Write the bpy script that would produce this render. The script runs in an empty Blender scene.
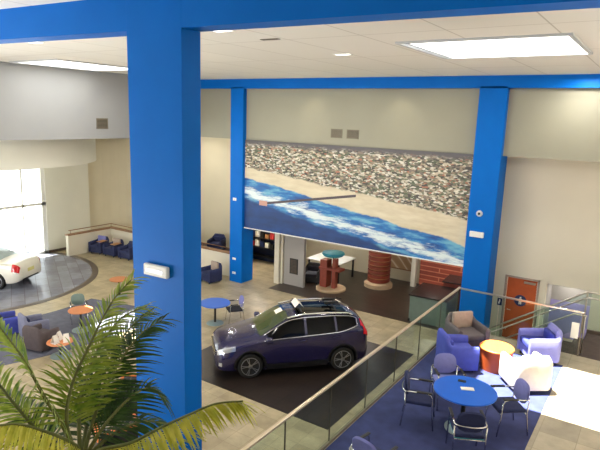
import bpy, bmesh, math, random
from mathutils import Vector, Matrix
C = bpy.context.scene.collection
PI = math.pi
rnd = random.Random(7)

# ------------------------------------------------------------------ materials
def lin(r, g, b):
    f = lambda c: c / 12.92 if c <= 0.04045 else ((c + 0.055) / 1.055) ** 2.4
    return (f(r / 255), f(g / 255), f(b / 255), 1)

def nmat(name):
    m = bpy.data.materials.new(name); m.use_nodes = True
    return m, m.node_tree, m.node_tree.nodes['Principled BSDF']

def ramp(nt, stops, interp='LINEAR'):
    n = nt.nodes.new('ShaderNodeValToRGB'); n.color_ramp.interpolation = interp
    e = n.color_ramp.elements
    while len(e) < len(stops): e.new(0.5)
    for i, (p, c) in enumerate(stops):
        e[i].position = p; e[i].color = c
    return n

def mat(name, col, rough=0.6, metal=0.0, var=0.06, scale=6.0, coat=0.0, bump=0.0, bscale=60, spec=None):
    m, nt, p = nmat(name)
    tc = nt.nodes.new('ShaderNodeTexCoord')
    no = nt.nodes.new('ShaderNodeTexNoise'); no.inputs['Scale'].default_value = scale; no.inputs['Detail'].default_value = 3
    nt.links.new(tc.outputs['Object'], no.inputs['Vector'])
    lo = tuple(max(0, c * (1 - var)) for c in col[:3]) + (1,)
    hi = tuple(min(1, c * (1 + var)) for c in col[:3]) + (1,)
    r = ramp(nt, [(0.3, lo), (0.7, hi)])
    nt.links.new(no.outputs['Fac'], r.inputs['Fac']); nt.links.new(r.outputs['Color'], p.inputs['Base Color'])
    p.inputs['Roughness'].default_value = rough; p.inputs['Metallic'].default_value = metal
    if coat: p.inputs['Coat Weight'].default_value = coat; p.inputs['Coat Roughness'].default_value = 0.04
    if spec is not None: p.inputs['Specular IOR Level'].default_value = spec
    if bump:
        b = nt.nodes.new('ShaderNodeBump'); b.inputs['Strength'].default_value = bump
        n2 = nt.nodes.new('ShaderNodeTexNoise'); n2.inputs['Scale'].default_value = bscale
        nt.links.new(tc.outputs['Object'], n2.inputs['Vector'])
        nt.links.new(n2.outputs['Fac'], b.inputs['Height']); nt.links.new(b.outputs['Normal'], p.inputs['Normal'])
    return m

def tile_mat(name, c1, c2, grout, size, rough, rot=0.0, gap=0.012, blotch=0.25, w=1.0, tilt=0.0):
    m, nt, p = nmat(name)
    tc = nt.nodes.new('ShaderNodeTexCoord'); mp = nt.nodes.new('ShaderNodeMapping')
    mp.inputs['Rotation'].default_value[2] = rot; mp.inputs['Rotation'].default_value[0] = tilt
    nt.links.new(tc.outputs['Object'], mp.inputs['Vector'])
    br = nt.nodes.new('ShaderNodeTexBrick')
    br.offset = 0.5 if w != 1.0 else 0.0
    br.inputs['Scale'].default_value = 1; br.inputs['Brick Width'].default_value = size * w; br.inputs['Row Height'].default_value = size
    br.inputs['Mortar Size'].default_value = gap; br.inputs['Color1'].default_value = c1; br.inputs['Color2'].default_value = c2
    br.inputs['Mortar'].default_value = grout; br.inputs['Bias'].default_value = 0
    nt.links.new(mp.outputs['Vector'], br.inputs['Vector'])
    no = nt.nodes.new('ShaderNodeTexNoise'); no.inputs['Scale'].default_value = 1.7; no.inputs['Detail'].default_value = 6; no.inputs['Roughness'].default_value = 0.65
    nt.links.new(mp.outputs['Vector'], no.inputs['Vector'])
    r = ramp(nt, [(0.3, (1 - blotch,) * 3 + (1,)), (0.7, (1 + blotch * 0.6,) * 3 + (1,))])
    nt.links.new(no.outputs['Fac'], r.inputs['Fac'])
    mx = nt.nodes.new('ShaderNodeMix'); mx.data_type = 'RGBA'; mx.blend_type = 'MULTIPLY'; mx.inputs[0].default_value = 1
    nt.links.new(br.outputs['Color'], mx.inputs[6]); nt.links.new(r.outputs['Color'], mx.inputs[7])
    nt.links.new(mx.outputs[2], p.inputs['Base Color']); p.inputs['Roughness'].default_value = rough
    return m

def glass_mat(name, tint, refl=0.9, rough=0.0):
    m = bpy.data.materials.new(name); m.use_nodes = True; nt = m.node_tree; nt.nodes.clear()
    o = nt.nodes.new('ShaderNodeOutputMaterial'); t = nt.nodes.new('ShaderNodeBsdfTransparent'); g = nt.nodes.new('ShaderNodeBsdfGlossy')
    t.inputs['Color'].default_value = tint; g.inputs['Roughness'].default_value = rough; g.inputs['Color'].default_value = (refl,) * 3 + (1,)
    f = nt.nodes.new('ShaderNodeLayerWeight'); f.inputs['Blend'].default_value = 0.5
    pw = nt.nodes.new('ShaderNodeMath'); pw.operation = 'POWER'; pw.inputs[1].default_value = 4.5; nt.links.new(f.outputs['Facing'], pw.inputs[0])
    ma = nt.nodes.new('ShaderNodeMath'); ma.operation = 'MULTIPLY_ADD'; ma.inputs[1].default_value = 0.3; ma.inputs[2].default_value = 0.01; nt.links.new(pw.outputs[0], ma.inputs[0])
    mx = nt.nodes.new('ShaderNodeMixShader')
    nt.links.new(ma.outputs[0], mx.inputs[0]); nt.links.new(t.outputs[0], mx.inputs[1]); nt.links.new(g.outputs[0], mx.inputs[2])
    nt.links.new(mx.outputs[0], o.inputs[0])
    return m

def emit_mat(name, col, s):
    m, nt, p = nmat(name)
    p.inputs['Base Color'].default_value = col; p.inputs['Emission Color'].default_value = col; p.inputs['Emission Strength'].default_value = s
    return m

M = {}
M['blue'] = mat('blue_paint', lin(0, 104, 198), 0.5, var=0.04, scale=1.5, spec=0.12)
M['wall'] = mat('warm_white_wall', lin(222, 214, 196), 0.85, var=0.02, scale=1, bump=0.03)
M['beige'] = mat('beige_wall', lin(208, 198, 172), 0.85, var=0.03, scale=1, bump=0.03)
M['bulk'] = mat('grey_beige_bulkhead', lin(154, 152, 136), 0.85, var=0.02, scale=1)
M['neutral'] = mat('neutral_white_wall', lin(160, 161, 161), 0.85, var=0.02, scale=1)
M['leftwall'] = mat('pale_daylit_wall', lin(226, 224, 210), 0.85, var=0.02, scale=1)
M['grey_wall'] = mat('grey_wall', lin(168, 164, 160), 0.85, var=0.03, scale=1)
M['lav_wall'] = mat('lavender_wall', lin(168, 160, 215), 0.8, var=0.03, scale=1)
M['tan_tile'] = tile_mat('tan_floor_tile', lin(186, 172, 140), lin(164, 150, 120), lin(152, 138, 110), 0.45, 0.32, gap=0.006, blotch=0.3)
M['plat_tile'] = tile_mat('platform_tile', lin(186, 174, 150), lin(160, 150, 130), lin(150, 140, 118), 0.6, 0.45, gap=0.006)
M['dark_tile'] = tile_mat('dark_brown_tile', lin(50, 40, 35), lin(40, 33, 30), lin(30, 25, 24), 0.45, 0.3, blotch=0.3)
M['grey_tile'] = tile_mat('blue_grey_tile', lin(138, 140, 154), lin(108, 110, 124), lin(96, 96, 106), 0.45, 0.22, rot=0.5, w=2.0)
M['border'] = mat('dark_border_tile', lin(84, 72, 64), 0.35, var=0.15)
M['dark_floor'] = tile_mat('dark_timber_floor', lin(66, 52, 44), lin(52, 42, 36), lin(36, 30, 28), 0.2, 0.3, w=6.0)
M['carpet'] = mat('blue_carpet', lin(52, 60, 106), 0.95, var=0.22, scale=4, bump=0.3, bscale=220)
M['grey_carpet'] = mat('grey_carpet', lin(98, 100, 114), 0.95, var=0.15, scale=5, bump=0.3, bscale=200)
M['brown_carpet'] = mat('brown_carpet', lin(82, 70, 66), 0.95, var=0.15, scale=5)
M['ground'] = mat('outside_concrete', lin(200, 200, 196), 0.9)
M['steel'] = mat('brushed_steel', lin(196, 190, 180), 0.28, 1.0, var=0.05)
M['chrome'] = mat('chrome', lin(215, 215, 215), 0.12, 1.0, var=0.02)
M['rail'] = mat('satin_rail', lin(205, 190, 165), 0.35, 0.6, var=0.05)
M['glass'] = glass_mat('clear_guard_glass', (0.86, 0.93, 0.90, 1), 0.8)
M['winglass'] = glass_mat('window_glass', (0.95, 0.98, 0.97, 1))
def diffuser_mat():
    m = bpy.data.materials.new('prismatic_skylight_lens'); m.use_nodes = True; nt = m.node_tree; nt.nodes.clear()
    o = nt.nodes.new('ShaderNodeOutputMaterial'); t = nt.nodes.new('ShaderNodeBsdfTransparent'); g = nt.nodes.new('ShaderNodeBsdfTranslucent')
    g.inputs['Color'].default_value = (0.98, 0.98, 0.98, 1); mx = nt.nodes.new('ShaderNodeMixShader'); mx.inputs[0].default_value = 0.25
    nt.links.new(t.outputs[0], mx.inputs[1]); nt.links.new(g.outputs[0], mx.inputs[2]); nt.links.new(mx.outputs[0], o.inputs[0]); return m
M['skyglass'] = diffuser_mat()
M['white'] = mat('white_plastic', lin(236, 236, 232), 0.5, var=0.02)
M['alu'] = mat('aluminium_frame', lin(205, 208, 210), 0.4, 0.3, var=0.03)
M['vent'] = mat('vent_grey', lin(120, 112, 96), 0.6)
M['ventdark'] = mat('vent_dark', lin(70, 64, 54), 0.7)
M['door'] = mat('orange_wood', lin(184, 82, 34), 0.5, var=0.1, scale=3)
M['orange'] = mat('orange_laminate', lin(226, 128, 52), 0.4, var=0.06, scale=4)
M['wood'] = mat('tan_wood', lin(178, 128, 82), 0.5, var=0.12, scale=5)
M['capwood'] = mat('cap_wood', lin(142, 104, 74), 0.5, var=0.12, scale=5)
M['navy'] = mat('navy_fabric', lin(36, 44, 84), 0.85, var=0.12, scale=20, bump=0.1)
M['tubblue'] = mat('royal_blue_fabric', lin(70, 80, 172), 0.75, var=0.08, scale=12, bump=0.08)
M['tubnavy'] = mat('deep_blue_fabric', lin(50, 58, 138), 0.8, var=0.08, scale=12)
M['lav'] = mat('lavender_fabric', lin(128, 130, 192), 0.8, var=0.06, scale=12, bump=0.08)
M['taupe'] = mat('taupe_fabric', lin(98, 90, 92), 0.85, var=0.1, scale=12, bump=0.08)
M['taupelight'] = mat('light_taupe_fabric', lin(168, 150, 138), 0.85, var=0.08, scale=12)
M['cream'] = mat('cream_fabric', lin(232, 222, 210), 0.85, var=0.04, scale=12, bump=0.05)
M['greyfab'] = mat('slate_fabric', lin(124, 126, 150), 0.85, var=0.08, scale=12, bump=0.08)
M['brownfab'] = mat('brown_grey_fabric', lin(84, 74, 76), 0.85, var=0.1, scale=12, bump=0.08)
M['tanorange'] = mat('tan_orange_laminate', lin(206, 130, 82), 0.4, var=0.06, scale=4)
M['black'] = mat('black_plastic', lin(24, 24, 26), 0.45, var=0.1)
M['blackfab'] = mat('black_fabric', lin(30, 30, 40), 0.85, var=0.1)
M['tableblue'] = mat('blue_table_laminate', lin(20, 96, 205), 0.35, var=0.05, scale=3)
M['teal'] = mat('teal_plastic', lin(40, 140, 160), 0.4)
M['basegrey'] = mat('pale_green_grey_metal', lin(140, 160, 160), 0.45, 0.2)
M['brick'] = tile_mat('red_slat_timber', lin(172, 74, 48), lin(140, 56, 40), lin(214, 132, 96), 0.2, 0.45, gap=0.022, w=9.0, tilt=PI / 2)
M['redwood'] = mat('red_brown_wood', lin(134, 58, 42), 0.45, var=0.15, scale=4)
M['stone'] = mat('tan_stone', lin(190, 164, 130), 0.6, var=0.1)
M['counter'] = mat('dark_counter', lin(34, 26, 26), 0.25, var=0.1)
M['cabteal'] = mat('grey_green_cabinet', lin(104, 122, 116), 0.5, var=0.06)
M['carblue'] = mat('dark_blue_metallic_paint', lin(27, 23, 74), 0.25, 0.25, var=0.05, coat=1.0)
M['carwhite'] = mat('white_car_paint', lin(232, 228, 216), 0.3, 0.0, var=0.02, coat=1.0)
M['carglass'] = mat('tinted_car_glass', lin(6, 7, 10), 0.08, var=0.02, spec=0.15)
M['wsglass'] = mat('greenish_windshield_glass', lin(66, 78, 46), 0.06, var=0.15, scale=3, coat=1.0)
M['wswhite'] = mat('pale_rear_window_glass', lin(150, 168, 176), 0.08, var=0.1, scale=3, coat=1.0)
M['tyre'] = mat('tyre_rubber', lin(22, 22, 22), 0.8, var=0.1)
M['alloy'] = mat('alloy_wheel', lin(170, 170, 175), 0.3, 0.9, var=0.05)
M['redlamp'] = mat('red_tail_lamp', lin(205, 24, 34), 0.12, var=0.05, coat=1.0)
M['lamp'] = mat('clear_headlamp', lin(200, 205, 215), 0.08, 0.6, var=0.05, coat=1.0)
M['plate'] = mat('pale_yellow_plate', lin(206, 200, 130), 0.5)
M['soil'] = mat('dark_soil', lin(48, 36, 28), 0.95, var=0.3, scale=30)
M['terra'] = mat('dark_planter', lin(60, 52, 48), 0.5)
M['signblue'] = mat('sign_blue', lin(28, 44, 92), 0.5)
M['paper'] = mat('white_paper', lin(238, 232, 222), 0.8, var=0.02)
M['red'] = mat('red_carton', lin(178, 40, 40), 0.6)
M['bark'] = mat('palm_stem', lin(104, 110, 58), 0.7, var=0.2, scale=12)
M['frame_dark'] = mat('dark_picture', lin(62, 52, 44), 0.5, var=0.4, scale=14)
M['streak'] = None

def leaf_mat(name, a, b):
    m, nt, p = nmat(name)
    oi = nt.nodes.new('ShaderNodeTexCoord'); no = nt.nodes.new('ShaderNodeTexNoise'); no.inputs['Scale'].default_value = 9
    nt.links.new(oi.outputs['Object'], no.inputs['Vector'])
    r = ramp(nt, [(0.3, a), (0.7, b)]); nt.links.new(no.outputs['Fac'], r.inputs['Fac'])
    nt.links.new(r.outputs['Color'], p.inputs['Base Color']); p.inputs['Roughness'].default_value = 0.38
    tr = nt.nodes.new('ShaderNodeBsdfTranslucent'); nt.links.new(r.outputs['Color'], tr.inputs['Color'])
    mx = nt.nodes.new('ShaderNodeMixShader'); mx.inputs[0].default_value = 0.3
    nt.links.new(p.outputs[0], mx.inputs[1]); nt.links.new(tr.outputs[0], mx.inputs[2])
    nt.links.new(mx.outputs[0], nt.nodes['Material Output'].inputs[0])
    return m
M['leaf_dark'] = leaf_mat('dark_palm_leaf', lin(34, 62, 18), lin(66, 100, 30))
M['leaf'] = leaf_mat('palm_leaf', lin(96, 132, 34), lin(166, 178, 66))
M['leaf_skylit'] = leaf_mat('skylit_palm_leaf', lin(168, 174, 40), lin(220, 214, 84))  # lit copy of the leaf: skylight on the fronds is in the colour

def ceiling_mat():
    m, nt, p = nmat('ceiling_panels')
    tc = nt.nodes.new('ShaderNodeTexCoord'); br = nt.nodes.new('ShaderNodeTexBrick'); br.offset = 0
    br.inputs['Scale'].default_value = 1; br.inputs['Brick Width'].default_value = 1.5; br.inputs['Row Height'].default_value = 3.0
    br.inputs['Mortar Size'].default_value = 0.014; br.inputs['Mortar Smooth'].default_value = 0.3
    br.inputs['Color1'].default_value = lin(242, 239, 230); br.inputs['Color2'].default_value = lin(239, 236, 227); br.inputs['Mortar'].default_value = lin(205, 200, 188)
    mp = nt.nodes.new('ShaderNodeMapping'); mp.inputs['Location'].default_value = (0.1, 0.4, 0)
    nt.links.new(tc.outputs['Object'], mp.inputs['Vector']); nt.links.new(mp.outputs[0], br.inputs['Vector'])
    nt.links.new(br.outputs['Color'], p.inputs['Base Color']); p.inputs['Roughness'].default_value = 0.8
    return m
M['ceiling'] = ceiling_mat()

# ------------------------------------------------------------------ mesh builder
class MB:
    def __init__(s): s.bm = bmesh.new(); s.mi = 0
    def _mark(s, faces):
        for f in faces: f.material_index = s.mi
    def box(s, x0, x1, y0, y1, z0, z1, bevel=0.0, mtx=None, seg=2):
        b = bmesh.new(); bmesh.ops.create_cube(b, size=1)
        for v in b.verts: v.co = Vector(((x0 + x1) / 2 + v.co.x * (x1 - x0), (y0 + y1) / 2 + v.co.y * (y1 - y0), (z0 + z1) / 2 + v.co.z * (z1 - z0)))
        if bevel: bmesh.ops.bevel(b, geom=list(b.edges), offset=bevel, segments=seg, profile=0.5, affect='EDGES')
        s._merge(b, mtx); return s
    def _merge(s, b, mtx=None):
        if mtx: bmesh.ops.transform(b, matrix=mtx, verts=b.verts)
        mp = {}
        for v in b.verts: mp[v] = s.bm.verts.new(v.co)
        for f in b.faces:
            try:
                n = s.bm.faces.new([mp[v] for v in f.verts]); n.material_index = s.mi; n.smooth = f.smooth
            except ValueError: pass
        b.free()
    def tube(s, pts, r, seg=8, cap=True, flat=1.0, closed=False):
        pts = [Vector(p) for p in pts]; rings = []; n = len(pts); up0 = None
        for i, p in enumerate(pts):
            if closed: t = (pts[(i + 1) % n] - pts[i - 1]).normalized()
            else: t = ((pts[min(i + 1, n - 1)] - pts[max(i - 1, 0)])).normalized()
            if up0 is None:
                up0 = Vector((0, 0, 1)) if abs(t.z) < 0.9 else Vector((1, 0, 0))
            a = t.cross(up0).normalized(); b_ = a.cross(t).normalized(); up0 = b_
            rr = r[i] if isinstance(r, (list, tuple)) else r
            rings.append([s.bm.verts.new(p + (a * math.cos(k * 2 * PI / seg) + b_ * flat * math.sin(k * 2 * PI / seg)) * rr) for k in range(seg)])
        s._rings(rings, cap and not closed, closed); return s
    def _rings(s, rings, cap=True, closed=False, smooth=True):
        n = len(rings); m = len(rings[0])
        for i in range(n if closed else n - 1):
            A, B = rings[i], rings[(i + 1) % n]
            for k in range(m):
                try:
                    f = s.bm.faces.new((A[k], A[(k + 1) % m], B[(k + 1) % m], B[k])); f.material_index = s.mi; f.smooth = smooth
                except ValueError: pass
        if cap:
            for R in (list(reversed(rings[0])), rings[-1]):
                try: f = s.bm.faces.new(R); f.material_index = s.mi
                except ValueError: pass
    def lathe(s, prof, seg=32, c=(0, 0, 0), cap=True):
        rings = [[s.bm.verts.new((c[0] + r * math.cos(k * 2 * PI / seg), c[1] + r * math.sin(k * 2 * PI / seg), c[2] + z)) for k in range(seg)] for r, z in prof]
        s._rings(rings, cap); return s
    def face(s, pts, smooth=False):
        f = s.bm.faces.new([s.bm.verts.new(p) for p in pts]); f.material_index = s.mi; f.smooth = smooth; return f
    def grid(s, rows, smooth=True):
        V = [[s.bm.verts.new(p) for p in r] for r in rows]
        for i in range(len(V) - 1):
            for j in range(len(V[0]) - 1):
                try: f = s.bm.faces.new((V[i][j], V[i][j + 1], V[i + 1][j + 1], V[i + 1][j])); f.material_index = s.mi; f.smooth = smooth
                except ValueError: pass
        return s
    def prism(s, poly, z0, z1, smooth=False):
        a = [s.bm.verts.new((x, y, z0)) for x, y in poly]; b = [s.bm.verts.new((x, y, z1)) for x, y in poly]
        n = len(poly)
        for i in range(n):
            f = s.bm.faces.new((a[i], a[(i + 1) % n], b[(i + 1) % n], b[i])); f.material_index = s.mi; f.smooth = smooth
        f = s.bm.faces.new(list(reversed(a))); f.material_index = s.mi; f = s.bm.faces.new(b); f.material_index = s.mi
        return s
    def build(s, name, mats, parent=None, smooth=False, recalc=True, sharp=None):
        if recalc: bmesh.ops.recalc_face_normals(s.bm, faces=s.bm.faces)
        me = bpy.data.meshes.new(name); s.bm.to_mesh(me); s.bm.free()
        if not isinstance(mats, (list, tuple)): mats = [mats]
        for m in mats: me.materials.append(m)
        if smooth:
            for p in me.polygons: p.use_smooth = True
        if smooth or sharp:
            me.set_sharp_from_angle(angle=math.radians(sharp or 40))
        o = bpy.data.objects.new(name, me); C.objects.link(o)
        if parent: o.parent = parent
        return o

def tag(o, label=None, cat=None, group=None, kind=None):
    if label: o['label'] = label
    if cat: o['category'] = cat
    if group: o['group'] = group
    if kind: o['kind'] = kind
    return o
def thing(name, label, cat, loc=(0, 0, 0), rz=0.0, group=None):
    o = bpy.data.objects.new(name, None); C.objects.link(o); o.location = loc; o.rotation_euler = (0, 0, rz)
    o.empty_display_size = 0.2
    return tag(o, label, cat, group)
def struct(o, label=None, cat=None): return tag(o, label, cat, kind='structure')
def dup(root, loc, rz, label, group=None):
    r = root.copy(); C.objects.link(r); r.location = loc; r.rotation_euler = (0, 0, rz); r['label'] = label
    if group: r['group'] = group
    for ch in list(root.children):
        c = ch.copy(); C.objects.link(c); c.parent = r
        for g in list(ch.children):
            d = g.copy(); C.objects.link(d); d.parent = c
    return r
def boxo(name, m, dims, parent=None, bevel=0.0): return MB().box(*dims, bevel=bevel).build(name, m, parent)
R = math.radians
ZP = 1.74                                    # raised lounge level

# ------------------------------------------------------------------ room shell
def annulus(c, r0, r1, a0, a1, n, z0, z1):
    mb = MB(); A = [a0 + (a1 - a0) * i / n for i in range(n + 1)]
    full = abs(a1 - a0 - 2 * PI) < 1e-6
    rings = []
    for a in A[:-1] if full else A:
        d = Vector((math.cos(a), math.sin(a), 0)); c_ = Vector((c[0], c[1], 0))
        rings.append([mb.bm.verts.new(c_ + d * r0 + Vector((0, 0, z0))), mb.bm.verts.new(c_ + d * r1 + Vector((0, 0, z0))),
                      mb.bm.verts.new(c_ + d * r1 + Vector((0, 0, z1))), mb.bm.verts.new(c_ + d * r0 + Vector((0, 0, z1)))])
    mb._rings(rings, cap=not full, closed=full, smooth=False)
    return mb

struct(boxo('floor', M['tan_tile'], (-26, 5, -4, 23, -0.3, 0)), 'tan tiled showroom floor', 'floor')
struct(boxo('ground', M['ground'], (-45, -26, -6, 30, -0.3, -0.02)), 'bright paving outside the entrance', 'ground')
struct(boxo('trim_1', M['dark_tile'], (-10.85, -5.58, 9.84, 14.95, -0.1, 0.006)), 'dark brown tile inlay under the blue car', 'floor inlay')
struct(boxo('trim_2', M['dark_floor'], (-12.95, -4.7, 17.3, 22.0, -0.1, 0.006)), 'dark timber floor under the mural', 'floor inlay')
RC = (-23.115, 10.585)
mb = MB(); mb.prism([(RC[0] + 4.55 * math.cos(i * PI / 60), RC[1] + 4.55 * math.sin(i * PI / 60)) for i in range(120)], -0.1, 0.006)
struct(mb.build('trim_3', M['grey_tile']), 'round blue-grey tile floor under the white car', 'floor inlay')
struct(annulus(RC, 4.55, 4.82, 0, 2 * PI, 120, -0.1, 0.007).build('trim_4', M['border']), 'dark border ring around the round floor', 'floor inlay')
struct(annulus(RC, 5.95, 9.35, R(-42), R(14), 40, -0.1, 0.008).build('trim_5', M['grey_carpet']), 'curved grey lounge carpet', 'carpet')

# ceiling with the two skylight openings
SK = [(-4.3, -1.5, 9.6, 12.1), (-17.15, -14.75, 9.5, 12.4)]
xs = sorted({-26, 5.0, *[v for s in SK for v in s[:2]]}); ys = sorted({-4, 18.3, *[v for s in SK for v in s[2:]]})
mb = MB()
for i in range(len(xs) - 1):
    for j in range(len(ys) - 1):
        cx, cy = (xs[i] + xs[i + 1]) / 2, (ys[j] + ys[j + 1]) / 2
        if any(a < cx < b and c < cy < d for a, b, c, d in SK): continue
        mb.box(xs[i], xs[i + 1], ys[j], ys[j + 1], 8.4, 8.7)
struct(mb.build('ceiling', M['ceiling']), 'cream panelled ceiling', 'ceiling')
for k, (a, b, c, d) in enumerate(SK):
    f = MB(); f.face([(a, c, 8.375), (b, c, 8.375), (b, d, 8.375), (a, d, 8.375)]); w = f.build('window_%d' % (k + 1), M['skyglass'])
    struct(w, ['bright white skylight in the ceiling at right', 'bright skylight by the left bulkhead wall'][k], 'skylight')
    f = MB(); t = 0.07; z0, z1 = 8.36, 8.41
    f.box(a - t, b + t, c - t, c, z0, z1).box(a - t, b + t, d, d + t, z0, z1).box(a - t, a, c, d, z0, z1).box(b, b + t, c, d, z0, z1)
    f.build('skylight_frame', M['alu'], w)
    f = MB(); t = 0.05
    f.box(a - t, b + t, c - t, c, 8.41, 9.0).box(a - t, b + t, d, d + t, 8.41, 9.0).box(a - t, a, c, d, 8.41, 9.0).box(b, b + t, c, d, 8.41, 9.0)
    f.build('light_well', M['white'], w)

# walls
struct(boxo('wall_back_upper', M['bulk'], (-25, 5, 17.3, 17.5, 6.03, 8.4)), 'cream bulkhead above the mural', 'wall')
struct(MB().box(-25, -14.3, 17.5, 20.6, 6.03, 6.15).build('ceiling_lounge', M['beige']), 'low ceiling over the back lounge', 'ceiling')
mb = MB(); D0, D1 = (-3.78, -2.84), (-2.58, -1.3)
for a, b, z0, z1 in ((-4.95, D0[0], 0, 6.1), (D0[0], D0[1], 2.12, 6.1), (D0[1], D1[0], 0, 6.1), (D1[0], D1[1], 2.1, 6.1), (D1[1], 5, 0, 6.1)):
    mb.box(a, b, 18.1, 18.3, z0, z1)
mb.box(-4.5, 5, 17.5, 18.1, 6.03, 6.13)
struct(mb.build('wall_back_right', M['wall']), 'cream wall beside the right blue column', 'wall')
mb = MB()
mb.box(D1[0] - .1, D1[1] + .1, 19.4, 19.5, 1.25, 2.3).box(D1[0] - .1, D1[0], 18.3, 19.4, 0, 2.3).box(D1[1], D1[1] + .1, 18.3, 19.4, 0, 2.3).box(D1[0] - .1, D1[1] + .1, 18.3, 19.4, 2.1, 2.3)
w = struct(mb.build('wall_alcove', M['grey_wall']), 'grey alcove beside the orange door', 'wall')
boxo('lavender_panel', M['lav_wall'], (D1[0] - .1, D1[1] + .1, 19.38, 19.5, 0, 1.25), w)  # lavender colour over the lower back of the alcove
# left walls
struct(boxo('wall_left_upper', M['neutral'], (-17.75, -17.55, 0.5, 17.3, 5.97, 8.4)), 'cream hanging bulkhead wall at left', 'wall')
struct(annulus(RC, 4.7, 4.92, 0, 2 * PI, 96, 4.93, 8.4).build('wall_drum', M['leftwall'], smooth=True), 'curved hanging bulkhead above the round floor', 'wall')
mb = MB()
mb.box(-24.95, -24.75, 14.9, 17.3, 0, 8.4).box(-24.95, -24.75, -4, 4.5, 0, 8.4).box(-24.95, -24.75, 4.5, 14.9, 4.3, 8.4)
struct(mb.build('wall_left', M['leftwall']), 'beige wall around the entrance', 'wall')
mb = MB(); pth = [(-24.85, 17.3)]
for i in range(13):
    a = R(180 - 90 * i / 12); pth.append((-21.6 + 3.25 * math.cos(a), 17.3 + 3.2 * math.sin(a)))
pth.append((-17.1, 20.5))
rings = []
for i, (x, y) in enumerate(pth):
    p0, p1 = pth[max(i - 1, 0)], pth[min(i + 1, len(pth) - 1)]; t = Vector((p1[0] - p0[0], p1[1] - p0[1], 0)).normalized(); n = Vector((-t.y, t.x, 0)) * 0.2
    q = Vector((x, y, 0)); rings.append([mb.bm.verts.new(v) for v in (q, q + n, q + n + Vector((0, 0, 8.3)), q + Vector((0, 0, 8.3)))])
mb._rings(rings, True, False, False)
struct(mb.build('wall_back_left', M['beige']), 'curved beige wall behind the back lounge', 'wall')
struct(boxo('wall_right', M['wall'], (4.8, 5.0, -4, 18.3, 0, 8.4)), 'cream right wall', 'wall')
struct(boxo('wall_front', M['wall'], (-13, 5.0, -4.2, -4.0, 0, 8.4)), 'cream wall behind the viewpoint', 'wall')
# back room under the mural
struct(boxo('wall_shop', M['beige'], (-17.3, -14.4, 21.0, 21.2, 0, 2.75)), 'beige wall behind the dark shelf unit', 'wall')
struct(boxo('wall_shop', M['beige'], (-14.4, -4.75, 22.0, 22.2, 0, 2.75)), 'beige rear wall of the area under the mural', 'wall')
struct(boxo('wall_shop', M['beige'], (-14.5, -14.4, 21.2, 22.2, 0, 2.75)), 'short beige return wall beside the shelf unit', 'wall')
struct(boxo('wall_shop', M['beige'], (-4.85, -4.7, 18.3, 22.0, 0, 2.75)), 'beige right hand wall of the area under the mural', 'wall')
DG = [(-14.42, 17.85), (-17.3, 21.2), (-17.42, 21.1), (-14.57, 17.85)]
struct(MB().prism(DG, 0, 6.03).build('wall_diagonal', M['beige']), 'oblique beige wall behind the left blue column', 'wall')
struct(MB().prism([(-14.3, 17.5), (-4.7, 17.5), (-4.7, 22.2), (-14.4, 22.2), (-17.3, 21.2), (-14.42, 17.86)], 2.75, 2.85).build('ceiling_shop', M['ceiling']), 'low ceiling under the mural', 'ceiling')
mb = MB(); mb.box(-12.85, -11.85, 18.25, 18.4, 0, 2.75)
struct(mb.build('wall_partition', M['grey_wall']), 'pale partition panel under the mural', 'wall')
struct(MB().box(-13.22, -12.98, 18.05, 18.35, 0, 2.75).box(-12.95, -12.86, 18.15, 18.35, 0, 2.75).build('pillar_slim', M['wall']), 'slim cream post under the mural', 'pillar')
struct(MB().box(-8.4, -8.2, 21.4, 21.6, 0, 2.75).build('pillar_slim', M['wall']), 'slim cream post left of the red slatted wall', 'pillar')
struct(boxo('wall_slatted', M['brick'], (-8.05, -5.2, 21.5, 21.7, 0.12, 2.75)), 'red slatted timber wall under the mural', 'wall')
# entrance glazing
w = boxo('window_3', M['winglass'], (-24.86, -24.84, 4.5, 14.9, 0, 4.3))
struct(w, 'overexposed glass entrance wall at far left', 'window')
mb = MB()
for y in (4.5, 6.5, 8.5, 10.3, 12.05, 13.75): mb.box(-24.9, -24.78, y - 0.035, y + 0.035, 0, 4.3)
mb.box(-24.9, -24.78, 14.7, 14.9, 0, 4.3).box(-24.9, -24.78, 4.5, 14.9, 2.4, 2.55).box(-24.9, -24.78, 4.5, 14.9, 0, 0.12).box(-24.9, -24.78, 4.5, 14.9, 4.2, 4.3)
mb.build('window_frame', M['white'], w)
struct(boxo('baseboard_left', M['border'], (-24.75, -24.72, 14.9, 17.3, 0, 0.12)), 'dark baseboard beside the entrance', 'baseboard')

# blue structure
def pillar(name, x0, x1, y0, y1, z1, label):
    o = MB().box(x0, x1, y0, y1, 0, z1, bevel=0.012).build(name, M['blue']); return struct(o, label, 'pillar')
pillar('pillar', -14.88, -14.22, 17.09, 17.85, 8.1, 'bright blue column left of the mural')
pillar('pillar', -4.96, -4.13, 17.09, 17.9, 8.1, 'bright blue column right of the mural')
o = MB().box(-0.4475, 0.4475, -0.172, 0.172, 0, 8.395, bevel=0.004).build('pillar', M['blue']); o.location = (-5.3525, 4.88, 0); o.rotation_euler = (0, 0, R(4.2))
struct(o, 'large bright blue column in the foreground', 'pillar')
struct(boxo('beam', M['blue'], (-25, 5, 17.09, 17.3, 8.04, 8.4)), 'blue beam across the top of the back wall', 'beam')
o = MB().box(-9, 10, -0.17, 0.17, -0.21, 0.21).build('beam', M['blue']); o.location = (-5.3525, 4.88, 8.19); o.rotation_euler = (0, 0, R(4.2))
struct(o, 'blue beam in the foreground under the ceiling', 'beam')

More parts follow.
